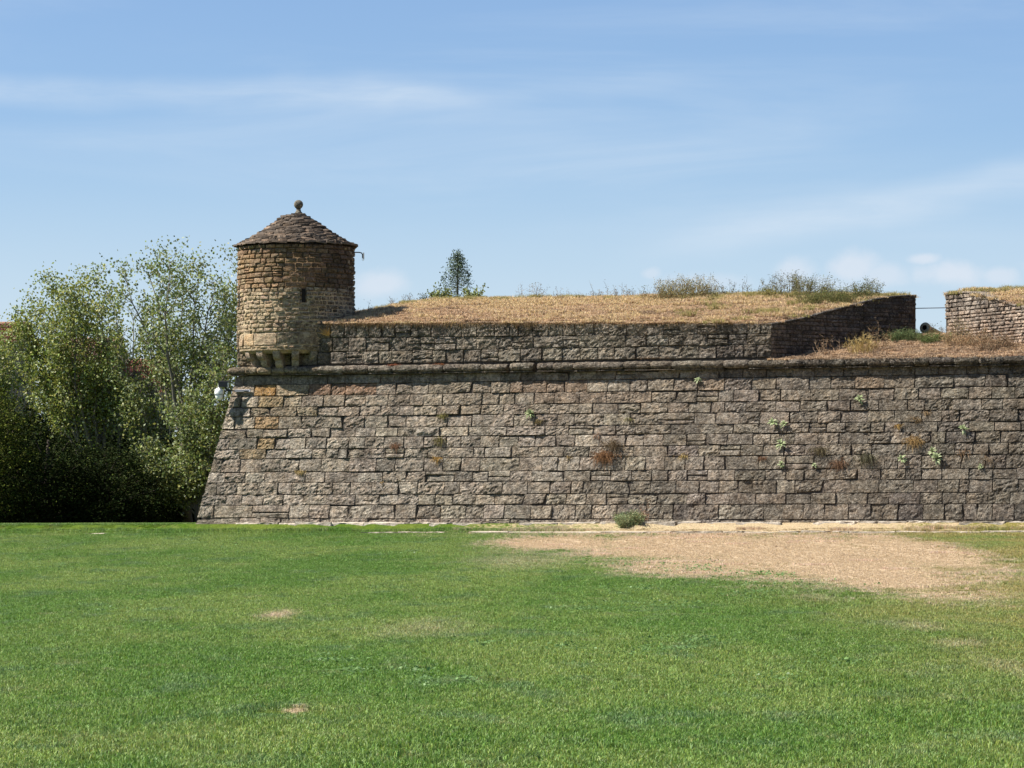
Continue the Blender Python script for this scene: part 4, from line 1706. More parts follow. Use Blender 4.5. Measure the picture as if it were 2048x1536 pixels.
def limb_path(a, b, rng, bend=.12, n=6, sag=0.0):
    a, b = Vector(a), Vector(b)
    L = (b - a).length
    off = Vector((rng.uniform(-1, 1), rng.uniform(-1, 1), rng.uniform(-.3, .3))) * L * bend
    pts = []
    for i in range(n + 1):
        t = i / n
        p = a.lerp(b, t) + off * math.sin(math.pi * t) + UP * (sag * L * math.sin(math.pi * t))
        p += Vector((rng.uniform(-1, 1), rng.uniform(-1, 1), 0)) * L * .012
        pts.append(p)
    return pts


def poplar(base_px, Y, targets, label, group, seed, leaf=.085, dens=60, colr=None, trunk_r=.16, fork=.35, low=None, cat='tree', twig_n=7, sub_len=(.5, 1.3), start=4):
    rng = random.Random(seed)
    B = at(base_px[0], base_px[1], Y)
    B.z = min(B.z, Z0)
    root = empty('tree', B, label, cat, group)
    wood = MB()
    tips = []
    main = []
    targets = [(px, py + (42 if py < 620 else 0), dy) for px, py, dy in targets]
    tops = [at(px, py, Y + dy) for px, py, dy in targets]
    mid = sum(tops, Vector()) / len(tops)
    forkP = B.lerp(Vector((lerp(B.x, mid.x, .35), lerp(B.y, mid.y, .3), mid.z)), fork)
    tr = limb_path(B - UP * .1, forkP, rng, .04, 6)
    tube_mb(wood, tr, [lerp(trunk_r, trunk_r * .72, i / 6) for i in range(7)], 8, (.13, .115, .095))
    for T in tops:
        k = rng.uniform(.3, 1.0)
        st = tr[int(k * 6)]
        pts = limb_path(st, T, rng, .06, 9, -.05)
        r0 = trunk_r * .45
        tube_mb(wood, pts, [lerp(r0, .012, (i / 9) ** .8) for i in range(10)], 6, (.16, .145, .12))
        L = (T - st).length
        for i in range(start, 10):
            for q in range(3):
                p = pts[i]
                d = (pts[i] - pts[i - 1]).normalized()
                az = rng.uniform(0, 2 * math.pi)
                side = Vector((math.cos(az), math.sin(az), rng.uniform(.1, .9)))
                ln = rng.uniform(*sub_len) * (1.1 - .55 * i / 9)
                e = p + (side.normalized() * .8 + d * .5) * ln
                sp = limb_path(p, e, rng, .1, 3)
                rb = lerp(.028, .010, i / 9)
                tube_mb(wood, sp, [rb, rb * .8, rb * .5, .004], 4, (.17, .15, .12), False)
                tips += [(x.x, x.y, x.z) for x in (sp[1], sp[2], sp[3], sp[3])]
                for w in range(2):
                    e2 = sp[2] + Vector((rng.uniform(-1, 1), rng.uniform(-1, 1), rng.uniform(-.1, 1))) * ln * .5
                    tube_mb(wood, [sp[2], e2], [.006, .003], 3, (.17, .15, .12), False)
                    tips.append(tuple(e2))
        tips += [tuple(T), tuple(pts[-2])]
    wood.build('trunk', M_BARK, root, smooth=True)
    V, n, col = leaf_cloud(tips, dens, (.17, .17, .15), leaf, colr, seed, droop=.35, aspect=.8)
    P3 = V.reshape(n, 4, 3)[:, 0]
    cc_, ss_ = math.cos(PITCH), math.sin(PITCH)
    dep = P3[:, 1] * cc_ + (P3[:, 2] - EYE.z) * ss_
    qx = 1024 + F * P3[:, 0] / dep
    qy = 768 - F * (-P3[:, 1] * ss_ + (P3[:, 2] - EYE.z) * cc_) / dep
    rs_ = np.random.RandomState(seed + 50)
    keep = np.ones(n, bool)
    for gx, gy, grx, gry, pr in THIN:
        d_ = np.hypot((qx - gx) / grx, (qy - gy) / gry)
        keep &= ~((d_ < 1 + rs_.normal(0, .15, n)) & (rs_.rand(n) < pr))
    V = V.reshape(n, 4, 3)[keep].reshape(-1, 3); col = col.reshape(n, 4, 3)[keep].reshape(-1, 3); n = int(keep.sum())
    if low:
        keep = np.repeat(V.reshape(n, 4, 3)[:, 0, 2] > low, 1)
        V = V.reshape(n, 4, 3)[keep].reshape(-1, 3); col = col.reshape(n, 4, 3)[keep].reshape(-1, 3); n = int(keep.sum())
    print(label[:30], 'leaves', n)
    o = quads_object('crown', V, n, col, M_LEAF, root)
    return root


THIN = ((272, 740, 30, 18, .8), (262, 640, 20, 60, .85), (225, 540, 14, 40, .6), (165, 700, 46, 26, .5), (300, 780, 30, 16, .5), (430, 590, 16, 40, .45), (415, 640, 12, 30, .5))


def pop_col(rs, n, p):
    k = rs.uniform(.65, 1.35, n)
    c = np.stack([.200 * k * rs.uniform(.85, 1.3, n), .240 * k, .052 * k * rs.uniform(.8, 1.2, n)], 1)
    g = rs.rand(n) < .16      # pale undersides
    c[g] = np.stack([.28 * k[g], .32 * k[g], .17 * k[g]], 1)
    return c


def pop_col2(rs, n, p):
    k = rs.uniform(.65, 1.35, n)
    c = np.stack([.168 * k * rs.uniform(.85, 1.3, n), .212 * k, .058 * k * rs.uniform(.8, 1.2, n)], 1)
    g = rs.rand(n) < .18
    c[g] = np.stack([.27 * k[g], .31 * k[g], .18 * k[g]], 1)
    return c


def ever_col_lit(rs, n, p):  # brighter yellow-green copy of ever_col, sunlight put into the leaf colour
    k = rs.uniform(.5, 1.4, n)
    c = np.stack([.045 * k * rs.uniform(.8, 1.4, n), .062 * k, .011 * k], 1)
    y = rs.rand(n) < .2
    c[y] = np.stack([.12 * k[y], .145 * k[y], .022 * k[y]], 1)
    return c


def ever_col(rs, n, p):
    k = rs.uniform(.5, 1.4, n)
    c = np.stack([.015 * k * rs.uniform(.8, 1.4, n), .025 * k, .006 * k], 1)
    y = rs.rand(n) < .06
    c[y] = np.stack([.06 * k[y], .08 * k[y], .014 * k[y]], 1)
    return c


def build_trees():
    # right poplar beside the turret
    poplar((375, 1046), 99.5, [(255, 522, 1), (300, 512, 0), (335, 497, -1), (365, 520, 1), (400, 512, 0), (432, 540, -1), (455, 560, 1), (478, 505, 1.5), (492, 545, 1.5), (470, 640, 0), (300, 610, 1),
                               (440, 700, -1), (330, 690, 1), (455, 800, -1), (400, 880, -1)],
           'airy many-stemmed poplar with a forked pale trunk right beside the battered wall corner', 'poplars behind the lawn', 3, .085, 13, pop_col2, .17, .42)
    poplar((300, 1046), 101.5, [(262, 640, 0), (300, 720, 0), (240, 700, -1), (225, 790, 0), (290, 800, -1)],
           'slanting dark-stemmed poplar leaning left in front of the tiled roof', 'poplars behind the lawn', 5, .085, 12, pop_col2, .12, .5)
    poplar((210, 1046), 102.5, [(50, 610, 0), (80, 590, 1), (118, 545, 0), (150, 560, -1), (178, 528, 0), (205, 555, 1), (232, 590, -1), (60, 680, 0), (110, 650, -1), (160, 640, 0), (215, 650, 0),
                                (34, 690, 0), (120, 720, -1), (190, 740, -1), (236, 770, 0), (90, 720, 1)],
           'broad leafy light green poplar standing left of the forked one', 'poplars behind the lawn', 4, .085, 17, pop_col, .17, .42)
    poplar((-60, 1046), 104, [(-30, 700, 0), (-60, 650, 0), (10, 720, 1), (-120, 640, 0), (-10, 780, 0)],
           'yellowing poplar cut by the edge of the view, left of the broad one', 'poplars behind the lawn', 8, .085, 18, pop_col, .15, .4)
    # low bright leafy shoots at the wall corner
    poplar((395, 1046), 97.5, [(300, 905, 0), (330, 950, 0), (290, 970, 0), (370, 930, 0), (420, 850, 0), (430, 760, 0), (450, 720, 0), (400, 800, 0), (360, 830, 0)],
           'low leafy poplar sapling with sunlit shoots at the foot of the wall corner', 'poplars behind the lawn', 9, .085, 11, pop_col2, .07, .3, sub_len=(.35, .8), start=2)
    # dark evergreens
    ev = [((-40, 1046), 95.5, 125, 738, 'dense dark yew with a sunlit yellow-green top, leftmost'),
          ((95, 1046), 96.0, 135, 838, 'dense dark yew with a rounded crown, between the leftmost yew and the poplars'),
          ((210, 1046), 96.5, 120, 875, 'dense dark yew under the broad poplar'),
          ((305, 1046), 100.0, 95, 905, 'dense dark yew behind the forked poplar trunk'),
          ((430, 1046), 104.0, 110, 800, 'dense dark yew close behind the wall corner'),
          ((20, 1046), 107.0, 170, 720, 'tall dark evergreen behind the leftmost yews'),
          ((110, 1046), 106.0, 110, 765, 'dark evergreen closing the gap under the broad poplar'),
          ((190, 1046), 108.0, 170, 830, 'tall dark evergreen behind the middle yews'),
          ((360, 1046), 109.0, 170, 800, 'tall dark evergreen behind the yew by the wall corner')]
    for i, (bp, Y, rw, topy, lab) in enumerate(ev):
        rng = random.Random(60 + i)
        B = at(bp[0], bp[1], Y); B.z = Z0
        root = empty('evergreen_tree', B, lab, 'tree', 'dark evergreens along the lawn edge')
        wood = MB()
        H = at(bp[0], topy, Y).z - B.z
        rad = rw / F * Y
        tube_mb(wood, limb_path(B - UP * .1, B + UP * H * .8, rng, .03, 4), [.14, .12, .10, .07, .03], 7, (.06, .05, .04))
        cen = []
        nc = 300 if Y < 103 else 260
        for k in range(nc):
            while True:
                q = Vector((rng.uniform(-1, 1), rng.uniform(-1, 1), rng.uniform(0, 1)))
                env = (1 - max(0, q.z - .35) ** 1.6 * 1.75)
                rr_ = math.hypot(q.x, q.y)
                if rr_ < env and rr_ > env * .45: break
            lump = 1 + .18 * noise.noise(Vector((q.x * 2, q.y * 2, q.z * 4 + i * 9)))
            c = Vector((q.x * rad * lump, q.y * rad * lump, q.z * H * .97 + .05))
            cen.append(tuple(B + c))
            if k % 5 == 0:
                tube_mb(wood, [B + UP * (c.z * .6), B + c], [.03, .008], 3, (.06, .05, .04), False)
        wood.build('trunk', M_BARK, root, smooth=True)
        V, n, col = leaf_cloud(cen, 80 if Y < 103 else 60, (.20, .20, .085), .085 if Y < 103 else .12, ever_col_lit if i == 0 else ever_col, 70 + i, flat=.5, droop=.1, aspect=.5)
        k = V.reshape(n, 4, 3)[:, 0, 2] > Z0 + .02
        V = V.reshape(n, 4, 3)[k].reshape(-1, 3); col = col.reshape(n, 4, 3)[k].reshape(-1, 3); n = int(k.sum())
        quads_object('crown', V, n, col, M_DLEAF, root)
    # undergrowth so that nothing shows through at the lawn edge
    rs = np.random.RandomState(5)
    cen = [(x + rs.uniform(-.2, .2), 103 + rs.uniform(-1, 7), Z0 + rs.uniform(.0, 2.6)) for x in np.linspace(-19, -6.2, 60) for _ in range(9)]
    V, n, col = leaf_cloud(cen, 40, (.25, .4, .22), .15, ever_col, 99, aspect=.6)
    k = V.reshape(n, 4, 3)[:, 0, 2] > Z0
    V = V.reshape(n, 4, 3)[k].reshape(-1, 3); col = col.reshape(n, 4, 3)[k].reshape(-1, 3); n = int(k.sum())
    o = quads_object('undergrowth', V, n, col, M_DLEAF, None)
    tag(o, 'dark tangled undergrowth beneath the trees at the lawn edge', kind='stuff')
    # conifer beyond the bank
    rng = random.Random(88)
    Y = 112
    B = at(915, 604, Y); B.z -= .0
    G = Vector((B.x, B.y, Z0))
    root = empty('conifer', G, 'slender conifer with upturned branches rising beyond the dry bank', 'tree')
    wood = MB()
    top = at(916, 509, Y)
    tube_mb(wood, [G, B, at(915, 560, Y), top], [.16, .045, .03, .01], 6, (.10, .085, .07))
    cen, cc = [], []
    for k in range(120):
        u = (k + .5) / 120
        z = lerp(B.z - .1, top.z, u)
        env = interp(u, [(0, 36), (.15, 40), (.35, 32), (.6, 24), (.8, 17), (1, 3)]) / F * Y
        az = k * 2.4
        if u < .30 and rng.random() < .4: continue
        ln = env * rng.uniform(.6, 1.1)
        p0 = Vector((lerp(B.x, top.x, u), B.y, z))
        dirv = Vector((math.cos(az), math.sin(az), 0))
        p1 = p0 + dirv * ln * .6 - UP * ln * .1; p2 = p0 + dirv * ln + UP * ln * .25
        tube_mb(wood, [p0, p1, p2], [.012, .008, .004], 3, (.09, .08, .06), False)
        cen += [tuple(p2), tuple(p1.lerp(p2, .6)), tuple(p2 + UP * .08)]
        if u > .6: cen += [tuple(p0.lerp(p1, .6))]
    wood.build('trunk', M_BARK, root, smooth=True)

    def con_col(rs, n, p):
        k = rs.uniform(.6, 1.4, n)
        return np.stack([.115 * k, .15 * k, .095 * k], 1)
    V, n, col = leaf_cloud(cen, 5, (.045, .045, .055), .09, con_col, 5, aspect=.35)
    quads_object('crown', V, n, col, M_DLEAF, root)
    # rounder shrub beside it
    for (x0, y0, lab, seed) in ((955, 592, 'leafy green bush right of the slender conifer', 1), (882, 590, 'small dark green bush left of the slender conifer', 2)):
        rng = random.Random(seed)
        B = at(x0, y0 + 12, 96)
        root = empty('bush', B, lab, 'bush')
        wood = MB(); cen = []
        for k in range(16):
            e = at(x0 + rng.uniform(-26, 22), y0 + rng.uniform(-16, 5), 96 + rng.uniform(-.3, .3))
            if k == 0 and seed == 1: e = at(968, 573, 96)
            tube_mb(wood, limb_path(B, e, rng, .1, 3), [.012, .01, .007, .004], 3, (.12, .10, .07), False)
            cen += [tuple(e), tuple(B.lerp(e, .75)), tuple(B.lerp(e, .5))]
        wood.build('stems', M_BARK, root)
        V, n, col = leaf_cloud(cen, 10, (.045, .045, .045), .07, pop_col2, 6, aspect=.7)
        quads_object('foliage', V, n, col, M_LEAF, root)


build_trees()


def twig_shrub(px, py, wpx, hpx, t, seed, label, n_st, leaves, stemc=(.20, .16, .10), leafc=(.10, .115, .04), group=None, cat='shrub', lean=0.0, tall=(.5, 1.0), leaf=.038, Yfix=None):
    """a wiry shrub on the bank: fanned stems with side twigs and sparse small leaves"""
    rng = random.Random(seed)
    P = hit(px, py, K + W * t, -W) if Yfix is None else at(px, py, Yfix)
    k = P.y / F
    root = empty('shrub', P, label, cat, group)
    wood = MB(); cen = []
    for i in range(n_st):
        bx = rng.uniform(-.5, .5) * wpx * k * .7
        a = Vector((P.x + bx, P.y + rng.uniform(-.35, .35), P.z - .12))
        e = Vector((P.x + bx * 1.5 + rng.uniform(-.22, .22) * wpx * k * .6, a.y + rng.uniform(-.3, .3), P.z + hpx * k * rng.uniform(*tall) * (1 - .35 * abs(bx) / (wpx * k * .5 + 1e-6))))
        pts = limb_path(a, e, rng, .10, 4)
        r0 = rng.uniform(.004, .007)
        tube_mb(wood, pts, [r0, r0 * .85, r0 * .7, r0 * .55, .002], 3, tuple(Vector(stemc) * rng.uniform(.7, 1.3)), False)
        for q in range(5):
            j = rng.choice((1, 2, 3, 3, 4))
            L = (e - a).length
            e2 = pts[j] + Vector((rng.uniform(-1, 1), rng.uniform(-1, 1), rng.uniform(.1, 1.1))).normalized() * L * rng.uniform(.12, .32)
            tube_mb(wood, [pts[j], e2], [.0035, .0018], 3, tuple(Vector(stemc) * rng.uniform(.7, 1.3)), False)
            cen += [tuple(e2), tuple(pts[j].lerp(e2, .5))]
        cen += [tuple(x) for x in pts[1:]]
    wood.build('stems', M_STRAW, root)
    if leaves:
        def lc(rs, n, p):
            kk = rs.uniform(.6, 1.4, n)
            return np.stack([leafc[0] * kk * rs.uniform(.85, 1.3, n), leafc[1] * kk, leafc[2] * kk], 1)
        V, n, col = leaf_cloud(cen, leaves, (.035, .035, .04), leaf, lc, seed, aspect=.45)
        quads_object('foliage', V, n, col, M_STRAW, root)
    return root


def build_bank_shrubs():
    g = 'wiry shrubs along the top of the dry bank'
    twig_shrub(1372, 605, 105, 42, 3.7, 1, 'largest rounded wiry green shrub on the bank crest', 170, 3, (.30, .24, .14), (.25, .235, .11), g, leaf=.04, tall=(.35, 1.25))
    twig_shrub(1330, 606, 80, 26, 3.2, 2, 'thin dry fringe left of the largest round shrub', 40, 1, (.26, .19, .10), (.2, .18, .08), g)
    twig_shrub(1290, 601, 70, 28, 4.0, 15, 'sparse wiry shrub just left of the dry fringe on the crest', 20, 1, (.20, .16, .11), (.13, .14, .06), g)
    twig_shrub(1480, 594, 110, 34, 4.0, 3, 'low see-through shrub between the round one and the tall spindly one', 36, 1, (.19, .155, .10), (.12, .13, .05), g, tall=(.3, 1))
    twig_shrub(1570, 594, 70, 48, 4.0, 4, 'tall spindly shrub with forked bare shoots above the sloping bank', 40, 4, (.17, .13, .09), (.15, .155, .07), g)
    twig_shrub(1540, 596, 60, 16, 3.8, 5, 'small yellow-green clump at the foot of the spindly shrub', 40, 4, (.25, .21, .10), (.19, .19, .06), g)
    twig_shrub(1625, 600, 80, 46, 3.6, 6, 'wide bushy shrub with long whips right of the spindly one', 60, 4, (.18, .145, .095), (.15, .16, .065), g)
    twig_shrub(1655, 612, 110, 30, 2.6, 7, 'low dense olive shrub spreading down the bank towards the dark cheek', 110, 6, (.17, .15, .08), (.15, .165, .06), g, leaf=.035)
    twig_shrub(1705, 604, 70, 34, 3.2, 8, 'olive shrub next to the sloping top of the dark cheek', 46, 4, (.18, .15, .09), (.12, .135, .045), g)
    twig_shrub(1742, 598, 36, 40, 3.6, 9, 'rightmost shrub of the crest, an upright feathery one', 24, 4, (.20, .17, .11), (.14, .15, .06), g)
    twig_shrub(1066, 600, 60, 34, 4.0, 10, 'bare brown weed with branching stalks, first on the crest right of the conifer', 15, 1, (.22, .16, .10), (.2, .17, .1), g, tall=(.2, 1))
    twig_shrub(1140, 600, 60, 22, 4.0, 11, 'scattered bare stalks on the crest right of the brown weed', 12, 1, (.24, .18, .11), (.2, .17, .1), g, tall=(.2, 1))
    twig_shrub(1205, 598, 60, 36, 4.0, 12, 'bare forked weed stalks halfway along the crest', 14, 1, (.22, .17, .11), (.2, .17, .1), g, tall=(.3, 1))
    twig_shrub(1240, 597, 50, 26, 4.0, 13, 'short bare stalks left of the wiry shrub on the crest', 12, 1, (.22, .17, .11), (.2, .17, .1), g, tall=(.3, 1))
    twig_shrub(805, 616, 60, 30, 4.0, 14, 'greyish bare weed on the shaded bank between turret and conifer', 20, 1, (.20, .17, .14), (.16, .15, .11), g, tall=(.2, 1))
    twig_shrub(762, 626, 44, 14, 4.0, 16, 'tiny weed on the shaded bank nearest the turret', 12, 1, (.18, .15, .10), (.12, .12, .06), g, tall=(.2, 1))
    twig_shrub(845, 604, 14, 14, 4.0, 17, 'small dark sprig where the shaded bank turns sunny', 6, 4, (.12, .12, .07), (.05, .07, .03), g)
    twig_shrub(692, 640, 90, 40, 1.9, 18, 'dry bramble against the shaded side of the turret', 30, 1, (.23, .17, .11), (.2, .15, .1), None, tall=(.3, 1.1))
    e = 'plants growing in the gun opening'
    twig_shrub(1806, 680, 60, 18, 2.6, 20, 'bright green tufted herb at the far end of the shaded cheek', 90, 4, (.11, .14, .06), (.10, .135, .055), e, leaf=.035)
    twig_shrub(1868, 684, 60, 14, 2.4, 21, 'green tufted herb below the gun muzzle', 70, 4, (.13, .15, .06), (.11, .15, .05), e, leaf=.035)
    twig_shrub(1722, 702, 60, 34, .7, 22, 'tall yellow dry grass clump in front of the shaded cheek', 90, 0, (.50, .38, .16), (.3, .25, .1), e)
    twig_shrub(1760, 690, 40, 44, 1.2, 23, 'thin dry seed stalks beside the yellow grass clump', 16, 1, (.40, .29, .17), (.3, .22, .12), e, tall=(.3, 1))
    twig_shrub(1660, 703, 70, 34, .6, 24, 'sparse pale dry stalks at the near end of the shaded cheek', 24, 0, (.42, .30, .19), (.3, .22, .12), e, tall=(.2, 1))
    twig_shrub(1930, 692, 90, 44, 1.6, 25, 'brown dry weeds in front of the sunlit cheek', 70, 2, (.38, .27, .16), (.30, .22, .12), e, tall=(.2, .9))
    twig_shrub(1990, 694, 90, 30, 1.0, 26, 'dark tangled dry weeds along the foot of the sunlit cheek', 70, 2, (.24, .17, .11), (.2, .15, .09), e, tall=(.2, .9))
    twig_shrub(1918, 672, 16, 38, 2.0, 27, 'single upright weed standing before the sunlit cheek', 7, 3, (.25, .2, .12), (.22, .19, .10), e)
    twig_shrub(1880, 672, 50, 30, 5.2, 28, 'bare thorny sprigs behind the gun muzzle', 14, 1, (.15, .12, .09), (.1, .1, .06), e, tall=(.3, 1))
    # plant at the wall foot
    P = on_scarp(1262, 1046)
    Y = scarp(P[0], P[1]).y
    twig_shrub(1260, 1050, 46, 26, 0, 30, 'pale green bushy herb growing at the foot of the wall', 90, 5, (.22, .25, .12), (.20, .24, .12), None, leaf=.05, Yfix=Y - .35, tall=(.3, .9))
    twig_shrub(1290, 1046, 22, 46, 0, 31, 'dry reddish stalks standing behind the herb at the wall foot', 14, 1, (.42, .27, .17), (.35, .22, .13), None, Yfix=Y - .2)


build_bank_shrubs()

M_MULL = leaf_mat('woolly_leaf', 0.15, rough=0.8, spec=0.15)


def leaf_mesh(L, w, seed, col):
    rng = random.Random(seed)
    vs, fs = [], []
    n = 5
    for i in range(n + 1):
        u = i / n
        x = L * u
        ww = w * math.sin(math.pi * min(.97, .08 + .88 * u)) ** .8
        z = .35 * L * math.sin(u * 2.0) - .30 * L * u * u
        vs += [Vector((x, -ww, z + ww * .25)), Vector((x, 0, z)), Vector((x, ww, z + ww * .25))]
    for i in range(n):
        p = i * 3
        fs += [(p, p + 1, p + 4, p + 3), (p + 1, p + 2, p + 5, p + 4)]
    me = bpy.data.meshes.new('leaf')
    me.from_pydata([tuple(v) for v in vs], [], fs)
    a = me.color_attributes.new('tint', 'FLOAT_COLOR', 'POINT')
    a.data.foreach_set('color', np.tile(np.array([*col, 1], np.float32), len(vs)))
    me.materials.append(M_MULL)
    for p in me.polygons: p.use_smooth = True
    return me


def build_wall_plants():
    N = (-W + UP * BAT).normalized()
    Xa = U.copy(); Za = N; Ya = Za.cross(Xa)
    g = 'woolly rosettes rooted in the wall'
    meshes = [leaf_mesh(.17, .026, i, c) for i, c in enumerate(((.27, .32, .16), (.23, .28, .13), (.33, .37, .21), (.15, .19, .08)))]
    ros = [(1720, 800, 1.0, 'pale green rosette high on the wall, alone above the others'), (1548, 848, 1.1, 'left one of two pale rosettes growing side by side'),
           (1569, 849, .85, 'right one of two pale rosettes growing side by side'), (1563, 890, 1.1, 'pale rosette directly below the side by side pair'),
           (1564, 930, .8, 'lowest small rosette under the pair'), (1928, 860, .95, 'upright pale rosette nearest the right end of the wall'),
           (1866, 906, 1.1, 'upper rosette of the largest clump'), (1874, 920, 1.25, 'lower and broadest rosette of the largest clump'),
           (1805, 921, 1.05, 'yellow-green rosette left of the largest clump'), (1062, 829, 1.15, 'dark green rosette on the upper middle of the wall'),
           (1397, 762, .8, 'small thin rosette just under the cordon'), (1630, 932, .6, 'tiny pale rosette between the brown tangle and the lowest rosette'),
           (1962, 934, .6, 'tiny faded rosette low near the right end')]
    for k, (px, py, sc, lab) in enumerate(ros):
        rng = random.Random(200 + k)
        s, z = on_scarp(px, py)
        P = scarp(s, z, .02)
        root = empty('rosette_plant', P, lab, 'plant', g)
        for i in range(15):
            me = meshes[3 if (k == 9 and i % 2) else (rng.randrange(4) if k == 9 else rng.randrange(3))]
            o = bpy.data.objects.new('leaf', me)
            link(o, root)
            az = i * 2.4 + rng.uniform(-.2, .2)
            el = rng.uniform(.15, 1.0)
            dirv = (Xa * math.cos(az) + Ya * math.sin(az)) * math.cos(el) + (Za * .8 + UP * .45).normalized() * math.sin(el)
            dirv.normalize()
            side = dirv.cross(UP + Za).normalized()
            up = side.cross(dirv).normalized()
            M = Matrix((dirv, -side, up)).transposed().to_4x4()
            o.matrix_local = Matrix.Translation((0, 0, 0)) @ M @ Matrix.Scale(sc * .82 * rng.uniform(.75, 1.1), 4)
    # dry tufts hanging from the joints
    gt = 'dry tufts hanging in the wall joints'
    tufts = [(875, 918, .16, (.52, .34, .12), 'golden tuft with a hanging beard left of the wall centre', 60), (1208, 912, .30, (.31, .17, .085), 'largest rust-brown dead tuft in the middle of the wall', 260),
             (1225, 890, .30, (.20, .145, .085), 'tangled grey-brown twigs above the largest rusty tuft', 120), (600, 945, .15, (.50, .38, .17), 'pale yellow tuft low on the left part of the wall', 70),
             (1797, 852, .13, (.50, .33, .11), 'narrow golden tuft over the right part of the wall', 60), (1830, 882, .26, (.42, .28, .12), 'wide golden-brown tuft left of the upright rosette', 150),
             (1855, 826, .12, (.36, .25, .13), 'faded straw tuft above the wide golden-brown one', 40), (1138, 914, .10, (.48, .36, .18), 'thin pale stalk tuft left of the largest rusty tuft', 34),
             (1366, 912, .13, (.48, .36, .15), 'yellow hanging tuft right of the rusty tuft', 44), (790, 892, .17, (.30, .17, .10), 'reddish-brown dead tuft on the left middle of the wall', 80),
             (880, 880, .20, (.26, .22, .09), 'olive dry tuft above the golden bearded one', 90), (886, 832, .15, (.27, .24, .09), 'olive weed high on the wall left of centre', 60),
             (1078, 842, .12, (.32, .25, .12), 'straw tuft hanging beside the dark green rosette', 50), (1258, 838, .13, (.27, .25, .10), 'sparse olive weed in an upright joint', 34),
             (628, 826, .18, (.42, .34, .2), 'few long straw stalks near the tan stones', 12), (1640, 900, .26, (.17, .14, .08), 'dark brown tangle left of the brown-red tuft', 110),
             (1678, 928, .24, (.25, .15, .09), 'brown-red dead tuft in the lower right wall', 130), (1735, 915, .30, (.15, .14, .085), 'wide dark creeping tangle on the lower right wall', 140),
             (1528, 916, .14, (.30, .17, .10), 'small reddish tuft left of the lowest rosette', 40), (1925, 905, .20, (.34, .22, .13), 'thin reddish stalks beneath the upright rosette', 36),
             (1975, 918, .24, (.26, .19, .12), 'bare looping stalks low at the right end', 36), (1835, 838, .14, (.30, .21, .11), 'short brown tuft under the faded straw one', 40),
             (1196, 872, .14, (.36, .2, .12), 'faint rusty sprigs above the grey-brown twigs', 24), (765, 965, .08, (.42, .3, .15), 'little tan tuft low on the left wall', 30)]
    for k, (px, py, sz, c, lab, n) in enumerate(tufts):
        rng = random.Random(300 + k)
        s, z = on_scarp(px, py)
        P = scarp(s, z, 0.0)
        root = empty('dry_tuft', P, lab, 'dry plant', gt)
        mb = MB()
        for i in range(n):
            a = P + U * rng.gauss(0, sz * .38) + UP * rng.gauss(0, sz * .16)
            d = (U * rng.gauss(0, .5) + N * rng.uniform(.3, 1.0) + UP * rng.uniform(-.5, .8)).normalized()
            L = sz * rng.uniform(.4, 1.0)
            pts = [a, a + d * L * .4, a + d * L * .7 - UP * L * .25, a + d * L * .8 - UP * L * .7]
            r = rng.uniform(.0022, .0045)
            tube_mb(mb, pts, [r, r, r * .8, r * .3], 3, tuple(Vector(c) * rng.uniform(.6, 1.35)), False)
        mb.build('blades', M_STRAW, root)
    # plants on cordon and by turret
    for k, (px, py, c, lab) in enumerate(((790, 732, (.33, .13, .07), 'rust-red moss tuft on the cordon, the left of the pair'), (882, 731, (.38, .17, .08), 'rust-red moss tuft on the cordon, the right of the pair'),
                                          (657, 672, (.52, .36, .14), 'golden grass tuft beside the turret base'), (1300, 718, (.26, .17, .11), 'low brown fringe lying on the cordon below the parapet'))):
        rng = random.Random(400 + k)
        s, z = on_upper(px, py, 0)
        P = upper(s, z, .10 if k != 2 else .02)
        root = empty('dry_tuft', P, lab, 'dry plant', 'tufts on the cordon' if k in (0, 1) else None)
        if k == 2:
            del root['category']; root['category'] = 'grass tuft'
        mb = MB()
        for i in range(110 if k < 2 else (30 if k == 2 else 70)):
            a = P + U * rng.gauss(0, .09 if k < 2 else (.03 if k == 2 else .22))
            d = (U * rng.gauss(0, .5) - W * rng.uniform(.1, .9) + UP * rng.uniform(.2, 1.2)).normalized()
            L = rng.uniform(.05, .11) if k != 2 else rng.uniform(.16, .34)
            pts = [a, a + d * L * .6, a + d * L - UP * L * (.4 if k != 2 else .05)]
            r = rng.uniform(.002, .0045)
            tube_mb(mb, pts, [r, r, r * .3], 3, tuple(Vector(c) * rng.uniform(.6, 1.35)), False)
        mb.build('blades', M_STRAW, root)
    # straw fringe hanging over the parapet's upper edge
    mb = MB()
    rng = random.Random(500)
    s = 2.6
    while s < S_CH:
        dens = interp(s, [(2.6, 1), (8.5, 1), (9.5, .35), (S_CH, .25)]) * (0.35 + .9 * max(0, noise.noise(Vector((s * 1.6, 0, 3))) + .25))
        for i in range(int(26 * dens)):
            a = upper(s + rng.uniform(-.06, .06), parapet_z(0, s) + rng.uniform(-.02, .02), rng.uniform(-.05, .02))
            L = rng.uniform(.04, .15)
            d = (U * rng.gauss(0, .4) - W * rng.uniform(.3, .8) + UP * rng.uniform(-.3, .6)).normalized()
            pts = [a, a + d * L * .5, a + d * L * .7 - UP * L * .8]
            tube_mb(mb, pts, [.004, .0035, .0012], 3, tuple(Vector(rng.choice(((.42, .29, .14), (.28, .18, .11), (.20, .15, .08)))) * rng.uniform(.6, 1.3)), False)
        s += .08
    tag(mb.build('overhanging_grass', M_STRAW), 'fringe of dry grass hanging over the parapet edge', kind='stuff')
    # broad-leaved weeds scattered in the lawn
    rs = random.Random(77)
    cen = []
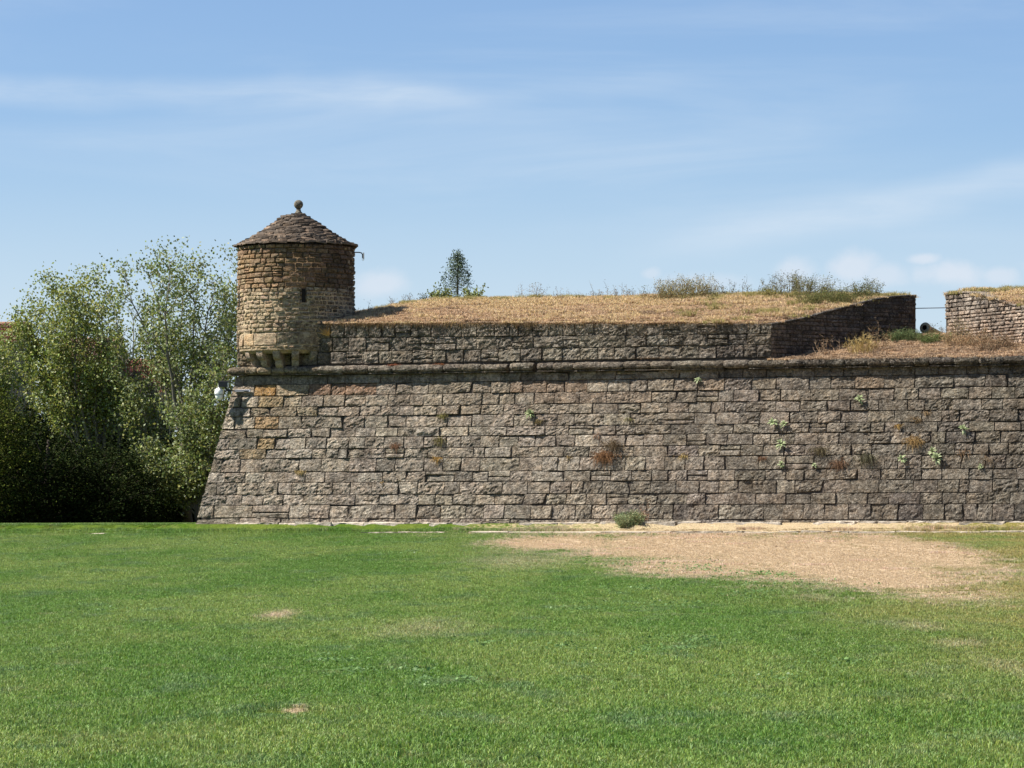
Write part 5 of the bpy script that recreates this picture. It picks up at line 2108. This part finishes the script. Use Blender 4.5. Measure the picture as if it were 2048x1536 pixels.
    for (px, py, wx, n) in ((690, 1322, 18, 5), (640, 1324, 12, 4), (705, 1345, 30, 8), (850, 1367, 18, 6), (925, 1365, 16, 7), (820, 1345, 20, 3), (990, 1290, 40, 6), (1330, 1303, 50, 10), (1260, 1180, 60, 14),
                            (1390, 1140, 50, 12), (1480, 1190, 60, 12), (1520, 1150, 60, 10), (60, 1120, 30, 7), (110, 1135, 30, 7), (190, 1145, 40, 6), (260, 1112, 20, 3), (350, 1066, 16, 6), (450, 1096, 16, 4),
                            (1260, 1125, 90, 16), (1550, 1170, 90, 14), (700, 1110, 200, 10), (1150, 1300, 40, 6), (1400, 1280, 70, 10), (1180, 1220, 60, 10), (1560, 1360, 60, 4), (300, 1220, 100, 6), (1700, 1330, 80, 6), (1330, 1210, 90, 14)):
        for i in range(int(n * 3.2)):
            g_ = on_ground(px + rs.gauss(0, wx * .8), py + rs.gauss(0, 4.5))
            cen.append((g_.x, g_.y, g_.z + .028))

    def weed_col(rs, n, p):
        k = rs.uniform(.7, 1.4, n)
        return np.stack([.125 * k, .215 * k, .065 * k], 1)
    V, n, col = leaf_cloud(cen, 9, (.06, .07, .008), .042, weed_col, 12, flat=.85, aspect=.8)
    tag(quads_object('lawn_weeds', V, n, col, M_LEAF, None), 'broad-leaved weeds dotted through the lawn', kind='stuff')


build_wall_plants()

# ------------------------------------------------------------------ fittings
M_WHITE = flat_mat('white_plastic', (.80, .80, .76), .35, 0, .04)
M_GREY = flat_mat('galvanised_steel', (.34, .36, .38), .45, .5, .1)
M_BLACK = flat_mat('dark_steel', (.04, .04, .042), .5, .3, .1)
M_BRONZE = flat_mat('weathered_bronze', (.30, .32, .23), .6, 0.0, .4, 14)
M_BORE = flat_mat('bore', (.01, .01, .01), 1.0)


def build_fittings():
    # dome camera on a wall bracket
    s, z = on_scarp(480, 782)
    k = scarp(s, z).y / F
    P = scarp(s, z, .14)
    D = at(438, 787, P.y)
    root = empty('security_camera', D, 'white dome security camera on a steel bracket at the wall corner', 'camera')
    m = MB()
    prof = []
    cz = D.z
    r = 8.8 * k
    for (rr_, zz) in ((.3, 11), (.6, 10.6), (.85, 8), (1.0, 4), (1.03, 0), (1.0, -1.4)):
        prof.append((r * rr_, cz + zz * k))
    lathe_mb(m, D, prof[::-1], 18)
    m.build('housing', M_WHITE, root, smooth=True)
    m = MB()
    lathe_mb(m, D, [(r * rr_, cz + zz * k) for (rr_, zz) in ((.1, -13.5), (.5, -12.6), (.75, -10), (.84, -6), (.86, -2.2))], 18)
    m.build('dome', M_WHITE, root, smooth=True)
    m = MB()
    lathe_mb(m, D, [(r * 1.04, cz - 2.2 * k), (r * 1.04, cz - 1.4 * k)], 18)
    m.build('ring', M_GREY, root)
    m = MB()
    tube_mb(m, [D + UP * 10 * k, D + UP * 18 * k], [2.0 * k, 2.0 * k], 8)
    m.build('neck', M_WHITE, root)
    m = MB()
    box_mb(m, at(446, 769, P.y), Vector((9 * k, 0, 0)), Vector((0, 7 * k, 0)), UP * 5 * k)
    tube_mb(m, [at(437, 763, P.y), at(462, 763, P.y)], [1.2 * k] * 2, 5)
    tube_mb(m, [at(449, 773, P.y), at(453, 779, P.y), at(462, 781, P.y)], [1.6 * k] * 3, 5)
    m.build('mount', M_BLACK, root)
    m = MB()
    box_mb(m, at(455, 770, P.y + .02), Vector((2.6 * k, 0, 0)), Vector((0, 3 * k, 0)), UP * 4.5 * k)
    m.build('junction_box', M_WHITE, root)
    m = MB()
    a = at(451, 782, P.y); b = scarp(on_scarp(502, 781)[0], z, .05)
    mid = (a + b) / 2
    d = (b - a)
    box_mb(m, mid, d * .5, Vector((d.y, -d.x, 0)).normalized() * .02, UP * 1.0 * k)
    m.build('arm', M_BLACK, root)
    m = MB()
    s1 = on_scarp(472, 782)[0]; s2 = on_scarp(503, 781)[0]
    N = (-W + UP * BAT).normalized()
    box_mb(m, scarp((s1 + s2) / 2, z, .055), U * (s2 - s1) / 2, N * .02, N.cross(U).normalized() * 2.1 * k)
    m.build('rail', M_GREY, root)
    # lamp arm on the turret
    k = TD_ / F
    A = at(706, 504.5, TD_)
    root = empty('wall_lamp', A, 'small lamp on a bent dark arm high on the right side of the turret', 'lamp')
    m = MB()
    pts = [at(x, y, TD_) for x, y in ((703, 504.5), (719, 504.8), (723, 506), (725, 509), (725.2, 516))]
    tube_mb(m, pts, [1.1 * k] * 5, 6)
    m.build('arm', M_BLACK, root)
    m = MB()
    c = at(727.3, 512, TD_)
    box_mb(m, c, Vector((1.2 * k, 0, 0)), Vector((0, 4 * k, 0)), UP * 6.5 * k)
    m.build('lamp_housing', M_WHITE, root)
    m = MB()
    tube_mb(m, [at(x, y, TD_) for x, y in ((724.2, 515), (724.5, 520), (726.5, 521.5), (728, 519))], [.4 * k] * 4, 4)
    m.build('cable', M_WHITE, root)
    # bar across the gap
    a = upper(SL_F - .05, 0, 0, TD + .02); b = upper(SR_F + .05, 0, 0, TD + .02)
    za, zb_ = on_upper(1833, 616.5, TD)[1], on_upper(1890, 615.5, TD)[1]
    m = MB()
    tube_mb(m, [Vector((a.x, a.y, za)), Vector((b.x, b.y, zb_))], [.010, .010], 6)
    tag(m.build('safety_bar', M_BLACK, None), 'thin dark bar spanning the gap above the gun muzzle', 'bar')
    # gun
    Y = upper(SR_F, 0, 0, TD).y + .9
    k = Y / F
    Mz = at(1849, 655, Y)
    tail = at(1928, 700, Y + 1.9)
    root = empty('cannon', Mz, 'old green-bronze cannon with its muzzle pointing out of the gap', 'cannon')
    ax = (tail - Mz).normalized()
    m = MB()
    L = (tail - Mz).length
    R_ = 11.2 * k
    prof = [(0, .465), (.0, .93), (.02, 1.0), (.07, .98), (.10, .84), (.16, .80), (.22, .74), (.5, .80), (1.2, .92), (1.25, 1.0), (1.3, .95), (2.1, 1.1), (2.15, 1.2), (2.25, 1.15), (2.3, .5)]
    x = ax.cross(UP).normalized(); y = ax.cross(x)
    vs, fs = [], []
    n = 24
    for (d, r_) in prof:
        for q in range(n):
            t = 2 * math.pi * q / n
            vs.append(Mz + ax * d + (x * math.cos(t) + y * math.sin(t)) * R_ * r_)
    for i in range(len(prof) - 1):
        for q in range(n):
            q2 = (q + 1) % n
            fs.append((i * n + q, i * n + q2, (i + 1) * n + q2, (i + 1) * n + q))
    fs.append(tuple((len(prof) - 1) * n + q for q in range(n)))
    m.add(vs, fs)
    m.build('barrel', M_BRONZE, root, smooth=True)
    m = MB()
    vs = []
    # the bore is an open dark tube seen from its mouth
    bore = MB(); vs, fs = [], []
    for d in (0.0, .5):
        for q in range(20):
            t = 2 * math.pi * q / 20
            vs.append(Mz + ax * d + (x * math.cos(t) + y * math.sin(t)) * R_ * .47)
    for q in range(20):
        q2 = (q + 1) % 20
        fs.append((q, q2, 20 + q2, 20 + q))
    fs.append(tuple(20 + q for q in range(20)))
    bore.add(vs, fs)
    bore.build('bore', M_BORE, root)
    # carriage
    m = MB()
    for sgn in (-1, 1):
        c = Mz + ax * 1.5 + x * .22 * sgn
        box_mb(m, Vector((c.x, c.y, (c.z + ZPLAT) / 2 - .05)), Vector((ax.x, ax.y, 0)).normalized() * .7, x * .05, UP * max(.06, (c.z - ZPLAT) / 2))
    m.build('carriage', M_BLACK, root)


build_fittings()


# ------------------------------------------------------------------ houses behind the trees
M_TILE = flat_mat('clay_tile', (.26, .125, .075), .85, 0, .35, 6)
M_TILE2 = flat_mat('brown_tile', (.20, .11, .08), .85, 0, .35, 6)
M_RED = flat_mat('red_render', (.32, .09, .07), .85, 0, .1, 3)
M_PLASTER = flat_mat('house_plaster', (.17, .14, .11), .9, 0, .1, 3)


def roof_tiles(mb, A, B, C_, D_, cols, rows):
    """barrel tiles over the quad A B (eave) C D (ridge): columns of half round ribs, stepped by row"""
    A, B, C_, D_ = (Vector(q) for q in (A, B, C_, D_))
    n = (B - A).cross(D_ - A).normalized()
    if n.z < 0: n = -n
    for r_ in range(rows):
        v0, v1 = r_ / rows, (r_ + 1.12) / rows
        for c in range(cols):
            u0, u1 = c / cols, (c + 1) / cols
            vs = []
            for v, lift in ((v0, .035), (min(1, v1), .0)):
                L, R_ = A.lerp(D_, v), B.lerp(C_, v)
                for i in range(5):
                    t = i / 4
                    vs.append(L.lerp(R_, lerp(u0, u1, t)) + n * (math.sin(math.pi * t) * .09 + lift))
            mb.add(vs, [(i, i + 1, 6 + i, 5 + i) for i in range(4)])


def house(x0, x1, ridge_y, eave_y, Y, depth, label, mat, chimneys=(), cols=24, rows=9):
    k = Y / F
    eL, eR = at(x0, eave_y, Y), at(x1, eave_y, Y)
    zr = at(x0, ridge_y, Y + depth / 2).z
    root = empty('house', Vector((eL.x, Y, Z0)), label, 'house')
    m = MB()
    c = Vector(((eL.x + eR.x) / 2, Y + depth / 2, (Z0 + eL.z) / 2))
    box_mb(m, c, Vector(((eR.x - eL.x) / 2 - .3, 0, 0)), Vector((0, depth / 2 - .3, 0)), UP * (eL.z - Z0) / 2)
    # gables
    for xx in (eL.x + .3, eR.x - .3):
        vs = [Vector((xx, Y + .3, eL.z)), Vector((xx, Y + depth - .3, eL.z)), Vector((xx, Y + depth / 2, zr - .1))]
        vs += [v + Vector((.02, 0, 0)) for v in vs]
        m.add(vs, [(0, 1, 2), (5, 4, 3), (0, 3, 4, 1), (1, 4, 5, 2), (2, 5, 3, 0)])
    m.build('wall', M_PLASTER, root)
    m = MB()
    a, b = Vector((eL.x, Y, eL.z)), Vector((eR.x, Y, eL.z))
    rc, rd = Vector((eR.x, Y + depth / 2, zr)), Vector((eL.x, Y + depth / 2, zr))
    roof_tiles(m, a, b, rc, rd, cols, rows)
    a2, b2 = Vector((eR.x, Y + depth, eL.z)), Vector((eL.x, Y + depth, eL.z))
    roof_tiles(m, a2, b2, rd, rc, cols, rows)
    rf = m.build('roof', mat, root)
    m = MB()
    tube_mb(m, [rd - Vector((.05, 0, 0)), rc + Vector((.05, 0, 0))], [.12, .12], 8)
    m.build('ridge', mat, rf)
    for (cx0, cx1, cy0, cy1) in chimneys:
        m = MB()
        yy = Y + depth * .28
        p0, p1 = at(cx0, cy0, yy), at(cx1, cy1, yy)
        box_mb(m, Vector(((p0.x + p1.x) / 2, yy, (p0.z + p1.z) / 2 - .3)), Vector((abs(p1.x - p0.x) / 2, 0, 0)), Vector((0, .3, 0)), UP * (abs(p0.z - p1.z) / 2 + .3))
        m.build('chimney', M_RED, rf)
    for q in range(3):
        m = MB()
        cx = lerp(eL.x, eR.x, (q + .5) / 3)
        box_mb(m, Vector((cx, Y + .29, lerp(Z0, eL.z, .6))), Vector((.45, 0, 0)), Vector((0, .03, 0)), UP * .6)
        m.build('window', M_DARK, root)


def build_houses():
    house(90, 215, 682, 800, 118, 9, 'brown tiled house half hidden behind the broad poplar', M_TILE2, (), 26, 12)
    house(215, 330, 724, 790, 122, 7, 'tiled house with a red chimney showing between the poplars', M_TILE, ((243, 262, 722, 750),), 26, 8)
    house(-130, 30, 650, 690, 126, 8, 'orange tiled roof glimpsed above the leftmost yew', M_TILE, (), 24, 8)


build_houses()
